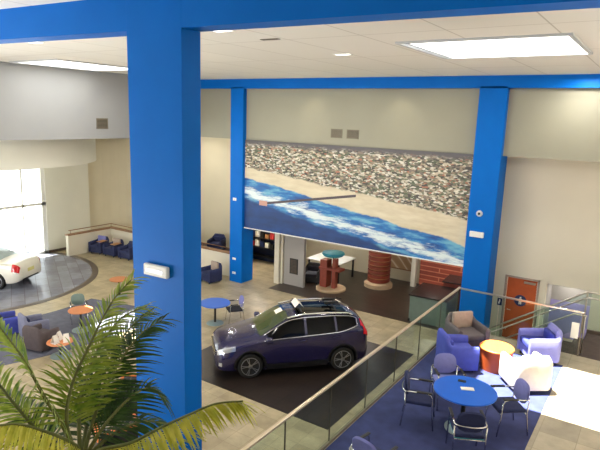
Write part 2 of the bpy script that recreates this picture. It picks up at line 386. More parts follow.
# raised lounge platform, landing, stair
struct(boxo('floor_platform', M['plat_tile'], (-3.98, 5, -4, 13.55, 0.0, ZP)), 'tan tiled raised lounge floor', 'floor')
struct(boxo('trim_6', M['carpet'], (-3.93, -1.28, -4, 12.75, ZP - 0.05, ZP + 0.008)), 'blue carpet of the raised lounge', 'carpet')
struct(boxo('floor_landing', M['brown_carpet'], (-1.1, 5, 13.55, 15.35, 0.0, ZP)), 'dark brown landing at the stair head', 'floor')
mb = MB(); NS = 10; run = 0.257
for i in range(1, NS): mb.box(-1.1 - i * run, -1.1 - (i - 1) * run, 13.6, 15.3, 0, ZP - i * ZP / NS)
struct(mb.build('stairs', M['brown_carpet']), 'dark stairs descending towards the orange door', 'stairs')
struct(boxo('baseboard_landing', M['border'], (-1.1, 5, 15.28, 15.35, ZP, ZP + 0.09)), 'dark curb along the landing edge', 'baseboard')

# orange door
d = boxo('door_1', M['door'], (-3.76, -2.86, 18.14, 18.19, 0.01, 2.10)); struct(d, 'orange wooden restroom door', 'door')
mb = MB(); mb.box(-3.84, -3.78, 18.07, 18.2, 0, 2.16).box(-2.84, -2.78, 18.07, 18.2, 0, 2.16).box(-3.84, -2.78, 18.07, 18.2, 2.1, 2.16)
mb.build('door_frame', M['taupelight'], d)
MB().box(-3.25, -2.9, 18.06, 18.14, 1.97, 2.03, bevel=0.008).build('door_closer', M['steel'], d)
mb = MB(); mb.lathe([(0.19, 0), (0.19, 0.01)], 32, cap=True); s = mb.build('round_sign', M['signblue'], d); s.location = (-3.31, 18.135, 1.36); s.rotation_euler = (R(90), 0, 0)
mb = MB()
mb.lathe([(0.028, 0.0102), (0.028, 0.016)], 16, c=(0, 0.105, 0)).box(-0.045, 0.045, -0.02, 0.07, 0.0102, 0.016, bevel=0.002).box(-0.04, -0.008, -0.12, -0.02, 0.0102, 0.016).box(0.008, 0.04, -0.12, -0.02, 0.0102, 0.016)
mb.build('pictogram', M['white'], s)
mb = MB(); mb.tube([(-3.68, 18.13, 1.0), (-3.68, 18.08, 1.0), (-3.57, 18.08, 1.0)], 0.012); mb.build('door_handle', M['steel'], d)
sg = MB().box(-4.01, -3.86, 18.085, 18.1, 1.08, 1.32).build('restroom_sign', M['signblue']); tag(sg, 'small dark blue wall plaque left of the orange door', 'sign')
MB().box(-3.975, -3.935, 18.078, 18.085, 1.13, 1.2).box(-3.955, -3.915, 18.078, 18.085, 1.19, 1.28).build('pictogram', M['white'], sg)

# ------------------------------------------------------------------ mural
def mural_mat():
    m, nt, p = nmat('beach_mural_print'); N = nt.nodes; L = nt.links
    def val(x):
        return x
    def mth(op, a, b=None, c=None):
        n = N.new('ShaderNodeMath'); n.operation = op
        for i, v in enumerate((a, b, c)):
            if v is None: continue
            if isinstance(v, (int, float)): n.inputs[i].default_value = v
            else: L.new(v, n.inputs[i])
        return n.outputs[0]
    tc = N.new('ShaderNodeTexCoord'); sx = N.new('ShaderNodeSeparateXYZ'); L.new(tc.outputs['Object'], sx.inputs[0])
    u = mth('DIVIDE', sx.outputs['X'], 9.2); v = mth('DIVIDE', sx.outputs['Z'], 3.6)
    def noise(sx_, sz_, rot=0.0, detail=4, rough=0.6):
        mp = N.new('ShaderNodeMapping'); mp.inputs['Rotation'].default_value[1] = rot; mp.inputs['Scale'].default_value = (sx_, 1, sz_)
        L.new(tc.outputs['Object'], mp.inputs[0]); n = N.new('ShaderNodeTexNoise'); n.inputs['Scale'].default_value = 1; n.inputs['Detail'].default_value = detail; n.inputs['Roughness'].default_value = rough
        L.new(mp.outputs[0], n.inputs['Vector']); return n.outputs['Fac']
    def mix(f, a, b):
        n = N.new('ShaderNodeMix'); n.data_type = 'RGBA'; n.clamp_factor = True
        L.new(f, n.inputs[0])
        for i, c in ((6, a), (7, b)):
            if isinstance(c, tuple): n.inputs[i].default_value = c
            else: L.new(c, n.inputs[i])
        return n.outputs[2]
    def step(x, e0, e1):
        n = N.new('ShaderNodeMapRange'); n.interpolation_type = 'SMOOTHSTEP'; L.new(x, n.inputs[0])
        n.inputs[1].default_value = e0; n.inputs[2].default_value = e1; return n.outputs[0]
    wob = mth('MULTIPLY', mth('SUBTRACT', noise(0.9, 0.9), 0.5), 0.10)
    vv = mth('ADD', v, wob)
    # shoreline functions (fall towards the right)
    land = mth('SUBTRACT', vv, mth('SUBTRACT', 0.70, mth('MULTIPLY', u, 0.28)))          # >0: town
    shore = mth('SUBTRACT', vv, mth('SUBTRACT', 0.565, mth('MULTIPLY', u, 0.39)))         # >0: sand
    deep = mth('SUBTRACT', vv, mth('SUBTRACT', 0.35, mth('MULTIPLY', u, 0.44)))         # <0: deep water
    # town
    vo = N.new('ShaderNodeTexVoronoi'); vo.inputs['Scale'].default_value = 1
    mp = N.new('ShaderNodeMapping'); mp.inputs['Scale'].default_value = (10, 1, 22); mp.inputs['Rotation'].default_value[1] = 0.16
    L.new(tc.outputs['Object'], mp.inputs[0]); L.new(mp.outputs[0], vo.inputs['Vector'])
    sc = N.new('ShaderNodeSeparateColor'); L.new(vo.outputs['Color'], sc.inputs[0])
    cr = ramp(nt, [(0.0, lin(70, 66, 62)), (0.16, lin(112, 116, 96)), (0.32, lin(160, 140, 122)), (0.46, lin(196, 186, 168)), (0.6, lin(122, 112, 104)), (0.72, lin(222, 218, 210)), (0.88, lin(84, 96, 72)), (0.96, lin(170, 112, 92))], 'CONSTANT')
    L.new(sc.outputs[0], cr.inputs[0])
    shade = ramp(nt, [(0.3, (0.55, 0.56, 0.52, 1)), (0.7, (1.2, 1.18, 1.1, 1))]); L.new(noise(1.6, 5, 0.1, 6, 0.8), shade.inputs[0])
    mu = N.new('ShaderNodeMix'); mu.data_type = 'RGBA'; mu.blend_type = 'MULTIPLY'; mu.inputs[0].default_value = 1
    L.new(cr.outputs[0], mu.inputs[6]); L.new(shade.outputs[0], mu.inputs[7])
    town = mix(step(mth('ADD', v, mth('MULTIPLY', wob, 0.8)), 0.92, 0.985), mu.outputs[2], lin(84, 80, 84))
    sandc = ramp(nt, [(0.3, lin(200, 186, 156)), (0.7, lin(222, 212, 186))]); L.new(noise(1.2, 5, 0.15), sandc.inputs[0])
    sea = ramp(nt, [(0.35, lin(6, 70, 142)), (0.5, lin(22, 112, 184)), (0.64, lin(110, 178, 206))]); L.new(noise(0.9, 4.5, 0.17, 5), sea.inputs[0])
    fo = noise(1.3, 7.0, 0.19, 8, 0.72)
    foam_band = mth('SUBTRACT', 1.0, mth('MULTIPLY', mth('ABSOLUTE', mth('SUBTRACT', deep, mth('ADD', 0.07, mth('MULTIPLY', u, 0.03)))), 13.0))
    foam_f = mth('ADD', fo, mth('MULTIPLY', mth('MAXIMUM', foam_band, -0.35), 0.26))
    water = mix(step(foam_f, 0.53, 0.76), sea.outputs[0], lin(226, 238, 240))
    dp = ramp(nt, [(0.3, lin(0, 44, 100)), (0.7, lin(4, 64, 132))]); L.new(noise(1.0, 3.0), dp.inputs[0])
    water = mix(step(deep, 0.015, -0.03), water, dp.outputs[0])
    wet = mix(step(shore, 0.0, 0.018), water, sandc.outputs[0])
    allc = mix(step(land, -0.008, 0.012), wet, town)
    # fishing pier, a thin dark line with a pier-end deck
    uu = mth('SUBTRACT', u, 0.09)
    pl = mth('ABSOLUTE', mth('SUBTRACT', v, mth('ADD', 0.30, mth('MULTIPLY', uu, 0.46))))
    inr = mth('MULTIPLY', mth('GREATER_THAN', u, 0.09), mth('LESS_THAN', u, 0.56))
    pier = mth('MULTIPLY', mth('LESS_THAN', pl, 0.013), inr)
    allc = mix(pier, allc, lin(70, 58, 66))
    hx = mth('LESS_THAN', mth('ABSOLUTE', mth('SUBTRACT', u, 0.105)), 0.022); hz = mth('LESS_THAN', mth('ABSOLUTE', mth('SUBTRACT', v, 0.31)), 0.028)
    allc = mix(mth('MULTIPLY', hx, hz), allc, lin(196, 150, 136))
    L.new(allc, p.inputs['Base Color']); p.inputs['Roughness'].default_value = 0.45
    return m
t = thing('wall_mural', 'large aerial beach and town mural between the blue columns', 'mural', (-14.2, 17.27, 2.43))
MB().box(0, 9.22, -0.05, 0.03, 0, 3.6).build('print_panel', mural_mat(), t)
MB().box(0, 9.22, -0.08, 0.05, -0.035, 0.0).build('edge_strip', M['white'], t)

# ------------------------------------------------------------------ small fixtures
def vent(x0, x1, z0, z1, axis, at, label):
    t = thing('wall_vent', label, 'vent', (x0, at, z0) if axis == 'y' else (at, x0, z0), 0 if axis == 'y' else R(90), 'wall vents')
    w, h = x1 - x0, z1 - z0
    f = MB(); e = 0.03
    f.box(0, w, -0.02, 0, 0, e).box(0, w, -0.02, 0, h - e, h).box(0, e, -0.02, 0, e, h - e).box(w - e, w, -0.02, 0, e, h - e); f.build('frame', M['vent'], t)
    boxo('grille_back', M['ventdark'], (e, w - e, -0.006, 0, e, h - e), t)
    f = MB(); n = 7
    for i in range(n): z = e + (h - 2 * e) * (i + 0.5) / n; f.box(e, w - e, -0.018, -0.006, z - 0.012, z + 0.012)
    f.build('louvres', M['vent'], t)
    return t
vent(-10.24, -9.77, 6.3, 6.62, 'y', 17.3, 'left one of the pair of brown square vents above the mural')
vent(-9.58, -9.1, 6.3, 6.62, 'y', 17.3, 'right one of the pair of brown square vents above the mural')
vent(12.7, 13.2, 6.33, 6.72, 'x', -17.55, 'lone grey square vent on the left hanging wall')

t = thing('emergency_light', 'white emergency light box on the foreground blue column', 'light', (-5.34, 4.705, 4.97), R(4.2))
MB().box(-0.2, 0.22, -0.06, 0, -0.08, 0.08, bevel=0.02).build('housing', M['white'], t)
MB().box(-0.15, 0.15, -0.064, -0.058, -0.03, 0.02).build('lens', M['alu'], t)
t = thing('emergency_light', 'white emergency light box on the right blue column', 'light', (-4.62, 17.09, 3.55))
MB().box(-0.22, 0.22, -0.07, 0, -0.09, 0.09, bevel=0.02).build('housing', M['white'], t)
t = thing('wall_speaker', 'small round grey device above the right emergency light', 'speaker', (-4.6, 17.09, 4.22))
mb = MB(); mb.lathe([(0.1, 0), (0.1, 0.03), (0.07, 0.06)], 24); o = mb.build('housing', M['alu'], t, smooth=True); o.rotation_euler = (R(90), 0, 0)
mb = MB(); mb.lathe([(0.045, 0.061), (0.03, 0.08)], 20); o = mb.build('lens', M['black'], t); o.rotation_euler = (R(90), 0, 0)
for z, h, lab in ((3.57, 0.06, 'highest small white plate on the column left of the mural'), (1.02, 0.045, 'middle small white plate on the column left of the mural'), (0.4, 0.05, 'lowest small white plate, near the foot of the column left of the mural')):
    t = thing('wall_plate', lab, 'plate', (-14.62, 17.09, z), group='white plates on the far column')
    MB().box(-0.09, 0.09, -0.02, 0, -h, h, bevel=0.006).build('cover', M['white'], t)
    MB().box(-0.03, 0.03, -0.024, -0.02, -h * .5, h * .5).build('socket', M['alu'], t)
for x, y, lab in ((-6.5, 7.25, 'small white recessed ceiling light near the foreground column'), (-6.24, 10.92, 'small white recessed ceiling light in mid ceiling above the mural'), (-11.57, 6.95, 'small white recessed ceiling light left of the foreground column')):
    t = thing('ceiling_light', lab, 'light', (x, y, 8.4), group='recessed ceiling lights')
    mb = MB(); mb.box(-0.2, 0.2, -0.09, 0.09, -0.015, 0.0); mb.build('trim_plate', M['white'], t)
    MB().box(-0.16, 0.16, -0.06, 0.06, -0.02, -0.015).build('diffuser', emit_mat('lit_diffuser', (1, 0.96, 0.88, 1), 3), t)
t = thing('ceiling_slot', 'dark thin slot vent in the ceiling', 'vent', (-6.38, 8.42, 8.4))
MB().box(-0.2, 0.2, -0.05, 0.05, -0.012, 0).build('frame', M['vent'], t); MB().box(-0.17, 0.17, -0.02, 0.02, -0.016, -0.012).build('slot', M['ventdark'], t)

# ------------------------------------------------------------------ guards and handrails
t = thing('glass_railing', 'long clear glass railing along the raised lounge edge', 'railing', (0, 0, 0))
XR = -3.97
yj = [0.66, 1.94, 3.22, 4.5, 5.78, 7.06, 8.34, 9.62, 10.9, 12.2, 13.5]
for a, b in zip(yj[:-1], yj[1:]): MB().box(XR - 0.006, XR + 0.006, a + 0.008, b - 0.008, ZP + 0.03, 2.79).build('glass_panel', M['glass'], t)
MB().box(XR - 0.028, XR + 0.028, 0.6, 13.58, 2.785, 2.825, bevel=0.01).build('top_rail', M['rail'], t)
MB().box(XR - 0.02, XR + 0.02, 0.6, 13.55, ZP, ZP + 0.05).build('base_shoe', M['vent'], t)
for y in yj[1:]: MB().box(XR - 0.009, XR + 0.009, y - 0.007, y + 0.007, ZP + 0.03, 2.79).build('joint', M['ventdark'], t)
t = thing('glass_railing', 'short glass railing with silver bar across the lounge end', 'railing', (0, 0, 0))
for a, b in ((-3.9, -2.95), (-2.95, -2.0), (-2.0, -1.12)): MB().box(a + 0.01, b - 0.01, 13.514, 13.526, ZP + 0.03, 2.79).build('glass_panel', M['glass'], t)
MB().box(-3.94, -1.05, 13.49, 13.55, 2.785, 2.825, bevel=0.01).build('top_rail', M['steel'], t)
MB().box(-1.1, -1.075, 13.51, 13.53, ZP, 2.79).build('end_post', M['vent'], t)
MB().box(-1.29, -1.13, 13.50, 13.512, 2.16, 2.54, bevel=0.004).build('frosted_plate', M['white'], t)
t = thing('glass_railing', 'sloped glass stair guard in front of the orange door', 'railing', (0, 0, 0))
def zs(x): return 2.82 + (x + 1.2) * 0.677 if x < -1.2 else 2.82
MB().tube([(-3.6, 15.32, zs(-3.6)), (-1.2, 15.32, 2.82), (4.7, 15.32, 2.82)], 0.024).build('top_rail', M['steel'], t)
mb = MB(); mb.bm.free(); mb.bm = bmesh.new()
for pts in ([(-3.6, -1.0), (-1.2, -1.0)], ): pass
mb.grid([[(-3.6, 15.31, zs(-3.6) - 0.95), (-1.2, 15.31, ZP + 0.1)], [(-3.6, 15.31, zs(-3.6) - 0.03), (-1.2, 15.31, 2.79)]], False)
mb.grid([[(-3.6, 15.322, zs(-3.6) - 0.95), (-1.2, 15.322, ZP + 0.1)], [(-3.6, 15.322, zs(-3.6) - 0.03), (-1.2, 15.322, 2.79)]], False)
mb.build('sloped_panel', M['glass'], t, recalc=False)
MB().box(-1.19, 4.7, 15.31, 15.322, ZP + 0.1, 2.79).build('landing_panel', M['glass'], t)
for x in (-3.5, -2.35, -1.2): MB().box(x - 0.02, x + 0.02, 15.3, 15.34, max(0, zs(x) - 1.12), zs(x)).build('post', M['steel'], t)
def handrail(y, off, x0, x1, lab, wallward):
    t = thing('handrail', lab, 'handrail', (0, 0, 0), group='stair handrails')
    pts = [(x0 - 0.15, y, zs(x0) + off - 0.02), (x0, y, zs(x0) + off), (-1.3, y, zs(-1.3) + off), (-1.15, y, 2.82 + off), (x1, y, 2.82 + off)]
    MB().tube(pts, 0.02).build('rail', M['steel'], t)
    for x in (x0 + 0.3, -2.2, -1.4):
        MB().tube([(x, y, zs(x) + off - 0.01), (x, y + wallward, zs(x) + off - 0.06)], 0.01).build('bracket', M['steel'], t)
handrail(15.24, -0.13, -3.4, 0.8, 'upper steel handrail on the far side of the stairs', 0.07)
t = thing('handrail', 'lower steel handrail on the near side of the stairs', 'handrail', (0, 0, 0), group='stair handrails')
MB().tube([(-3.2, 13.75, 1.36), (-1.3, 13.75, 2.665), (-1.02, 13.75, 2.67)], 0.02).build('rail', M['steel'], t)
for x in (-3.0, -2.1): MB().tube([(x, 13.75, 1.36 + (x + 3.2) * 0.687), (x, 13.75, max(0.05, ZP - (-1.1 - x) / 0.257 * 0.174 - 0.05))], 0.014).build('post', M['steel'], t)
MB().tube([(-1.05, 13.75, ZP - 0.01), (-1.05, 13.75, 2.66)], 0.014).build('post', M['steel'], t)
# ------------------------------------------------------------------ seating builders
def rrect_ring(mb, o, n, h, thick, z0, zi):
    """one cross-section of the tub shell at plan point o (centre line) with outward normal n"""
    o = Vector((o[0], o[1], 0)); n = Vector((n[0], n[1], 0)); t = thick / 2
    prof = [(t * 0.8, z0), (t, z0 + 0.04), (t * 1.02, (z0 + h) / 2), (t, h - 0.06), (t * 0.6, h - 0.012), (0, h), (-t * 0.6, h - 0.012), (-t, h - 0.06), (-t, zi + 0.05), (-t, z0 + 0.02)]
    return [mb.bm.verts.new(o + n * a + Vector((0, 0, z))) for a, z in prof]
def tub_chair(name, label, shell, cushion, loc, rz, group=None, w=0.76, d=0.74, arm=0.62, back=0.80, backmat=None, tablet=None, rim=None):
    t = thing(name, label, 'armchair', loc, rz, group)
    th = 0.115; hw = w / 2 - th / 2; fx = d / 2 - 0.02; bx = -d / 2 + th / 2; rc = 0.085
    path = [(fx, hw, 0, 1, arm - 0.03)]
    for i in range(1, 5): path.append((fx + (bx + rc - fx) * i / 4, hw, 0, 1, arm - 0.02 + 0.005 * i))
    for i in range(1, 7):
        a = R(90 + 90 * i / 6); path.append((bx + rc + rc * math.cos(a), hw - rc + rc * math.sin(a), math.cos(a), math.sin(a), arm + (back - arm) * (i / 6) ** 1.3))
    path.append((bx, 0, -1, 0, back + 0.01))
    full = path + [(x, -y, nx, -ny, h) for x, y, nx, ny, h in reversed(path[:-1])]
    mb = MB(); rings = [rrect_ring(mb, (x, y), (nx, ny), h, th, 0.07, 0.3) for x, y, nx, ny, h in full]; mb._rings(rings, True)
    mb.build('shell', shell, t, smooth=True, sharp=50)
    MB().box(bx + 0.05, fx - 0.03, -hw + 0.055, hw - 0.055, 0.08, 0.30, bevel=0.01).build('base', shell, t)
    MB().box(bx + 0.06, fx + 0.01, -hw + 0.06, hw - 0.06, 0.30, 0.455, bevel=0.045, seg=3).build('seat_cushion', cushion, t, smooth=True)
    MB().box(bx + 0.058, bx + 0.16, -hw + 0.09, hw - 0.09, 0.44, back - 0.12 if not backmat else back + 0.04, bevel=0.04, seg=3).build('back_cushion', backmat or cushion, t, smooth=True)
    for sx in (fx - 0.06, bx + 0.08):
        for sy in (-hw + 0.06, hw - 0.06):
            MB().lathe([(0.022, 0), (0.028, 0.09)], 10, c=(sx, sy, 0)).build('leg', M['black'], t)
    if tablet:
        mb = MB(); mb.box(-0.12, 0.36, hw - 0.2, hw + 0.1, arm + 0.02, arm + 0.045, bevel=0.012); mb.build('tablet_arm', tablet, t)
    if rim:
        mb = MB(); mb.tube([(x, y, h + 0.015) for x, y, nx, ny, h in full], 0.045, 8); mb.build('wooden_rim', rim, t)
    return t

def side_chair(name, label, loc, rz, back_m, seat_m, group, plate=None):
    t = thing(name, label, 'chair', loc, rz, group)
    for sy in (-1, 1):
        y = 0.245 * sy
        MB().tube([(0.26, y, 0), (0.22, y, 0.3), (0.2, y, 0.60), (0.17, y, 0.655), (0.1, y, 0.67)], 0.0125).build('leg', M['chrome'], t)
        MB().tube([(-0.30, y, 0), (-0.24, y, 0.42), (-0.26, y, 0.64)], 0.0125).build('leg', M['chrome'], t)
    pts = [(0.1, 0.245, 0.67), (-0.2, 0.245, 0.665)] + [(-0.2 - 0.09 * math.sin(PI * i / 8) - 0.03, 0.245 * math.cos(PI * i / 8), 0.66) for i in range(9)] + [(-0.2, -0.245, 0.665), (0.1, -0.245, 0.67)]
    MB().tube(pts, 0.0135).build('arm_frame', M['chrome'], t)
    MB().tube([(-0.235, -0.245, 0.40), (-0.235, 0.245, 0.40)], 0.011).tube([(0.212, -0.245, 0.40), (0.212, 0.245, 0.40)], 0.011).build('seat_frame', M['chrome'], t)
    for sy in (-1, 1): MB().box(-0.06, 0.2, sy * 0.245 - 0.025, sy * 0.245 + 0.025, 0.672, 0.695, bevel=0.008).build('arm_pad', M['black'], t)
    if plate: MB().box(-0.23, 0.23, -0.225, 0.225, 0.395, 0.42, bevel=0.01).build('seat_pan', plate, t)
    MB().box(-0.24, 0.26, -0.23, 0.23, 0.42, 0.485, bevel=0.028, seg=3).build('seat', seat_m, t, smooth=True)
    def pad(x_off, mname, m, th):
        mb = MB(); rows_f = []; n = 20
        rings = []
        for dx in (0, th * 0.35, th):
            s_ = 1.0 if dx != 0 and dx != th else 0.93
            ring = []
            for k in range(n):
                a = 2 * PI * k / n; ca, sa = math.cos(a), math.sin(a)
                yy = 0.215 * s_ * math.copysign(abs(ca) ** 0.7, ca); zz = 0.185 * s_ * math.copysign(abs(sa) ** 0.7, sa)
                ring.append(mb.bm.verts.new((x_off - dx - zz * 0.16 - 0.0 + 0.25 * yy * yy, yy, 0.71 + zz)))
            rings.append(ring)
        mb._rings(rings, True); mb.build(mname, m, t, smooth=True)
    pad(-0.225, 'backrest', back_m, 0.03); pad(-0.257, 'back_shell', back_m, 0.022)
    return t

def cafe_table(label, loc, r=0.53, h=0.74, group=None, topm=None):
    t = thing('cafe_table', label, 'table', loc, 0, group)
    MB().lathe([(r - 0.012, h - 0.032), (r, h - 0.022), (r, h - 0.008), (r - 0.008, h)], 56).build('tabletop', topm or M['tableblue'], t)
    MB().lathe([(0.038, 0.03), (0.038, h - 0.032)], 16).build('pedestal', M['black'], t, smooth=True)
    MB().lathe([(0.29, 0), (0.29, 0.015), (0.22, 0.035), (0.06, 0.05)], 40).build('base', M['basegrey'], t, smooth=True)
    return t
def drum_table(label, loc, r, h, group=None, taper=0.86):
    t = thing('drum_table', label, 'table', loc, 0, group)
    MB().lathe([(r * taper, 0.0), (r * 0.96, h - 0.04)], 40).build('drum_body', M['door'], t, smooth=True)
    MB().lathe([(r, h - 0.04), (r, h - 0.008), (r - 0.01, h)], 48).build('tabletop', M['orange'], t)
    return t

# ------------------------------------------------------------------ raised lounge furniture
ZC = ZP + 0.008
tub_chair('tub_armchair', 'royal blue tub armchair left of the orange drum table', M['tubblue'], M['tubblue'], (-3.22, 11.2, ZC), R(38), 'lounge tub armchairs')
tub_chair('tub_armchair', 'dark taupe tub armchair in front of the right blue column', M['taupe'], M['taupe'], (-3.36, 12.3, ZC), R(-42), 'lounge tub armchairs', backmat=M['taupelight'], w=0.82)  # paler back cushion stands in for light on the chair back
tub_chair('tub_armchair', 'lavender tub armchair with navy seat behind the cream chair', M['lav'], M['tubnavy'], (-1.82, 12.78, ZC), R(-148), 'lounge tub armchairs')
tub_chair('tub_armchair', 'cream tub armchair in the bright sun patch', M['cream'], M['cream'], (-1.78, 11.2, ZC), R(128), 'lounge tub armchairs', w=0.8)
drum_table('orange drum side table between the four tub armchairs', (-2.49, 11.66, ZC), 0.36, 0.5)
cafe_table('blue round table in the raised lounge', (-2.33, 8.83, ZC))
side_chair('side_chair', 'chrome side chair seen from behind in front of the raised blue table', (-2.06, 8.12, ZC), R(118), M['navy'], M['navy'], 'side chairs around the raised blue table', plate=M['teal'])
side_chair('side_chair', 'chrome side chair with navy seat at left of the raised blue table', (-3.03, 8.6, ZC), R(18), M['navy'], M['navy'], 'side chairs around the raised blue table')
side_chair('side_chair', 'lavender backed side chair behind the raised blue table', (-2.84, 9.5, ZC), R(-54), M['lav'], M['lav'], 'side chairs around the raised blue table')
side_chair('side_chair', 'lavender backed side chair at the sunny right of the raised blue table', (-1.72, 9.3, ZC), R(-140), M['lav'], M['navy'], 'side chairs around the raised blue table')
side_chair('side_chair', 'lavender backed chair cut by the bottom edge on the carpet', (-2.9, 6.5, ZC), R(80), M['lav'], M['navy'], 'side chairs around the raised blue table')
o = MB().box(-0.07, 0.07, -0.04, 0.04, 0, 0.012, bevel=0.004).build('phone', M['black']); o.location = (-2.47, 9.1, ZC + 0.74); o.rotation_euler = (0, 0, 0.2); tag(o, 'small dark handset lying on the raised blue table', 'phone')
o = MB().box(-0.11, 0.11, -0.05, 0.05, 0, 0.02, bevel=0.004).build('leaflet_stack', M['paper']); o.location = (-2.3, 8.86, ZC + 0.74); o.rotation_euler = (0, 0, 0.5); tag(o, 'small pale leaflet pile at the middle of the raised blue table', 'paper')

# ------------------------------------------------------------------ showroom furniture
cafe_table('blue round table beside the foreground column on the tan floor', (-12.02, 13.08, 0), 0.52)
side_chair('side_chair', 'lavender backed chair at the showroom blue table', (-11.62, 13.62, 0), R(-125), M['lav'], M['blackfab'], 'showroom side chairs')
def navy(loc, rz, label, tablet=True, backm=None):
    return tub_chair('tub_armchair', label, M['navy'], M['navy'], loc, rz, 'back lounge navy armchairs', backmat=backm, tablet=M['wood'] if tablet else None)
navy((-22.95, 16.5, 0), R(-78), 'leftmost navy armchair along the cream half wall', True, M['lav'])
navy((-21.95, 16.6, 0), R(-84), 'second navy armchair from the left along the half wall, pale cushion', True, M['taupelight'])
navy((-20.95, 16.7, 0), R(-84), 'third navy armchair along the half wall, beside the foreground column', False)
navy((-15.4, 16.5, 0), R(-100), 'navy armchair with pale cushion beside the far blue column', False, M['taupelight'])
navy((-17.9, 19.6, 0.35), R(-70), 'navy armchair behind the wood capped half wall', False)
struct(MB().prism([(-20, 17.76), (-14.7, 17.76), (-16.9, 20.4), (-20, 20.4)], 0, 0.35).build('floor_step', M['brown_carpet']), 'low raised floor behind the half wall', 'floor')
mb = MB(); mb.box(-23.6, -23.4, 15.1, 17.75, 0, 1.02).box(-23.4, -14.9, 17.55, 17.75, 0, 1.02)
hw = struct(mb.build('wall_half', M['wall']), 'low cream half wall with wood cap', 'wall')
MB().box(-23.63, -23.37, 15.07, 17.78, 1.02, 1.07).box(-23.37, -14.9, 17.52, 17.78, 1.02, 1.07).build('wall_cap', M['capwood'], hw)
MB().tube([(-23.5, 15.2, 1.25), (-23.5, 17.65, 1.25), (-14.95, 17.65, 1.25)], 0.02).build('rail', M['capwood'], hw)
for p in ((-23.5, 15.3), (-23.5, 17.65), (-21, 17.65), (-19, 17.65), (-17, 17.65)): MB().tube([(p[0], p[1], 1.06), (p[0], p[1], 1.25)], 0.012).build('rail_post', M['capwood'], hw)

tub_chair('tub_armchair', 'royal blue tub armchair at the far left edge of the grey carpet', M['tubblue'], M['navy'], (-16.52, 8.38, 0.008), R(76), 'grey carpet armchairs', w=0.74, d=0.72)
tub_chair('tub_armchair', 'slate grey tub armchair beside the royal blue one', M['greyfab'], M['navy'], (-15.62, 8.75, 0.008), R(78), 'grey carpet armchairs', w=0.74)
tub_chair('tub_armchair', 'brown grey tub armchair behind the orange table with papers', M['brownfab'], M['brownfab'], (-14.7, 8.42, 0.008), R(104), 'grey carpet armchairs', w=0.78, back=0.78)
cafe_table('orange round table with papers on the grey carpet', (-13.75, 8.45, 0.008), 0.36, 0.45, topm=M['tanorange'])
for k, (dx, dy, rz, lab) in enumerate(((-0.15, 0.06, 0.4, 'left fanned white booklet on the orange table'), (0.15, 0.1, -0.5, 'right fanned white booklet on the orange table'), (0.02, -0.17, 0.1, 'front fanned white booklet on the orange table'))):
    t = thing('booklet', lab, 'booklet', (-13.75 + dx, 8.45 + dy, 0.458), rz, 'white booklets on the orange table')
    mb = MB(); mb.grid([[(-0.1, -0.09, 0.0), (-0.1, 0.09, 0.0)], [(-0.0, -0.07, 0.24), (-0.0, 0.07, 0.24)]], False).grid([[(0.1, -0.09, 0), (0.1, 0.09, 0)], [(0.0, -0.07, 0.24), (0.0, 0.07, 0.24)]], False); mb.build('cover', M['paper'], t)
    MB().box(-0.07, 0.07, -0.08, 0.08, 0, 0.012).build('page', M['paper'], t)
cafe_table('small orange topped round table with dark leg left of the palm', (-14.95, 9.95, 0.008), 0.38, 0.7, topm=M['tanorange'])
side_chair('side_chair', 'grey green backed chair behind the small orange round table', (-15.65, 10.35, 0.008), R(-30), M['cabteal'], M['blackfab'], 'showroom side chairs')
cafe_table('orange topped table near the round floor, partly behind the palm', (-16.75, 12.85, 0), 0.36, 0.7, topm=M['tanorange'])
tub_chair('tub_armchair', 'nearer black armchair with orange wooden rim, at the foot of the palm', M['black'], M['blackfab'], (-8.55, 6.4, 0), R(150), 'orange rimmed armchairs', w=0.9, d=0.9, rim=M['orange'])
tub_chair('tub_armchair', 'farther black armchair with orange rim, nearly hidden by palm leaves', M['black'], M['blackfab'], (-9.6, 7.6, 0), R(-60), 'orange rimmed armchairs', w=0.9, d=0.9, rim=M['orange'])

# ------------------------------------------------------------------ area under the mural
t = thing('display_shelf', 'dark shelf unit with packages left under the mural', 'shelf', (-15.5, 20.45, 0))
MB().box(-0.95, -0.91, -0.2, 0.25, 0, 2.4).box(0.91, 0.95, -0.2, 0.25, 0, 2.4).build('side_panel', M['black'], t)
MB().box(-0.92, 0.92, 0.2, 0.25, 0, 2.4).build('back_panel', M['signblue'], t)
for z in (0.3, 0.75, 1.2, 1.65, 2.1): MB().box(-0.91, 0.91, -0.2, 0.2, z, z + 0.03).build('shelf_board', M['black'], t)
cols = [('red', 'red'), ('paper', 'white'), ('signblue', 'blue'), ('paper', 'white'), ('black', 'black'), ('wood', 'tan')]
proto = {}
SN = {0: 'second-lowest', 1: 'middle', 2: 'second-highest'}
for r_, z in enumerate((0.78, 1.23, 1.68)):
    for k in range(6):
        cm, cn = cols[(k + r_ * 2) % 6]
        h_ = 0.2 + 0.13 * ((k * 7 + r_ * 3) % 4) / 3
        o = MB().box(-0.1, 0.1, -0.08, 0.08, 0, h_, bevel=0.006).build('carton', M[cm]); o.location = (-16.25 + k * 0.3, 20.38, z)
        tag(o, '%s carton, %s from left on the %s shelf of the dark display unit' % (cn, ['first', 'second', 'third', 'fourth', 'fifth', 'sixth'][k], SN[r_]), 'carton', 'cartons on the display shelf')
t = thing('wall_notice', 'dark framed notice on the pale partition panel', 'picture', (-12.33, 18.25, 0.85))
MB().box(-0.2, 0.2, -0.03, 0, -0.33, 0.33).build('frame', M['black'], t); MB().box(-0.16, 0.16, -0.036, -0.03, -0.29, 0.29).build('picture', M['frame_dark'], t)
t = thing('display_table', 'bright white table under the mural', 'table', (-11.75, 20.35, 0))
MB().box(-0.85, 0.85, -0.75, 0.75, 0.86, 0.9, bevel=0.008).build('tabletop', M['white'], t)
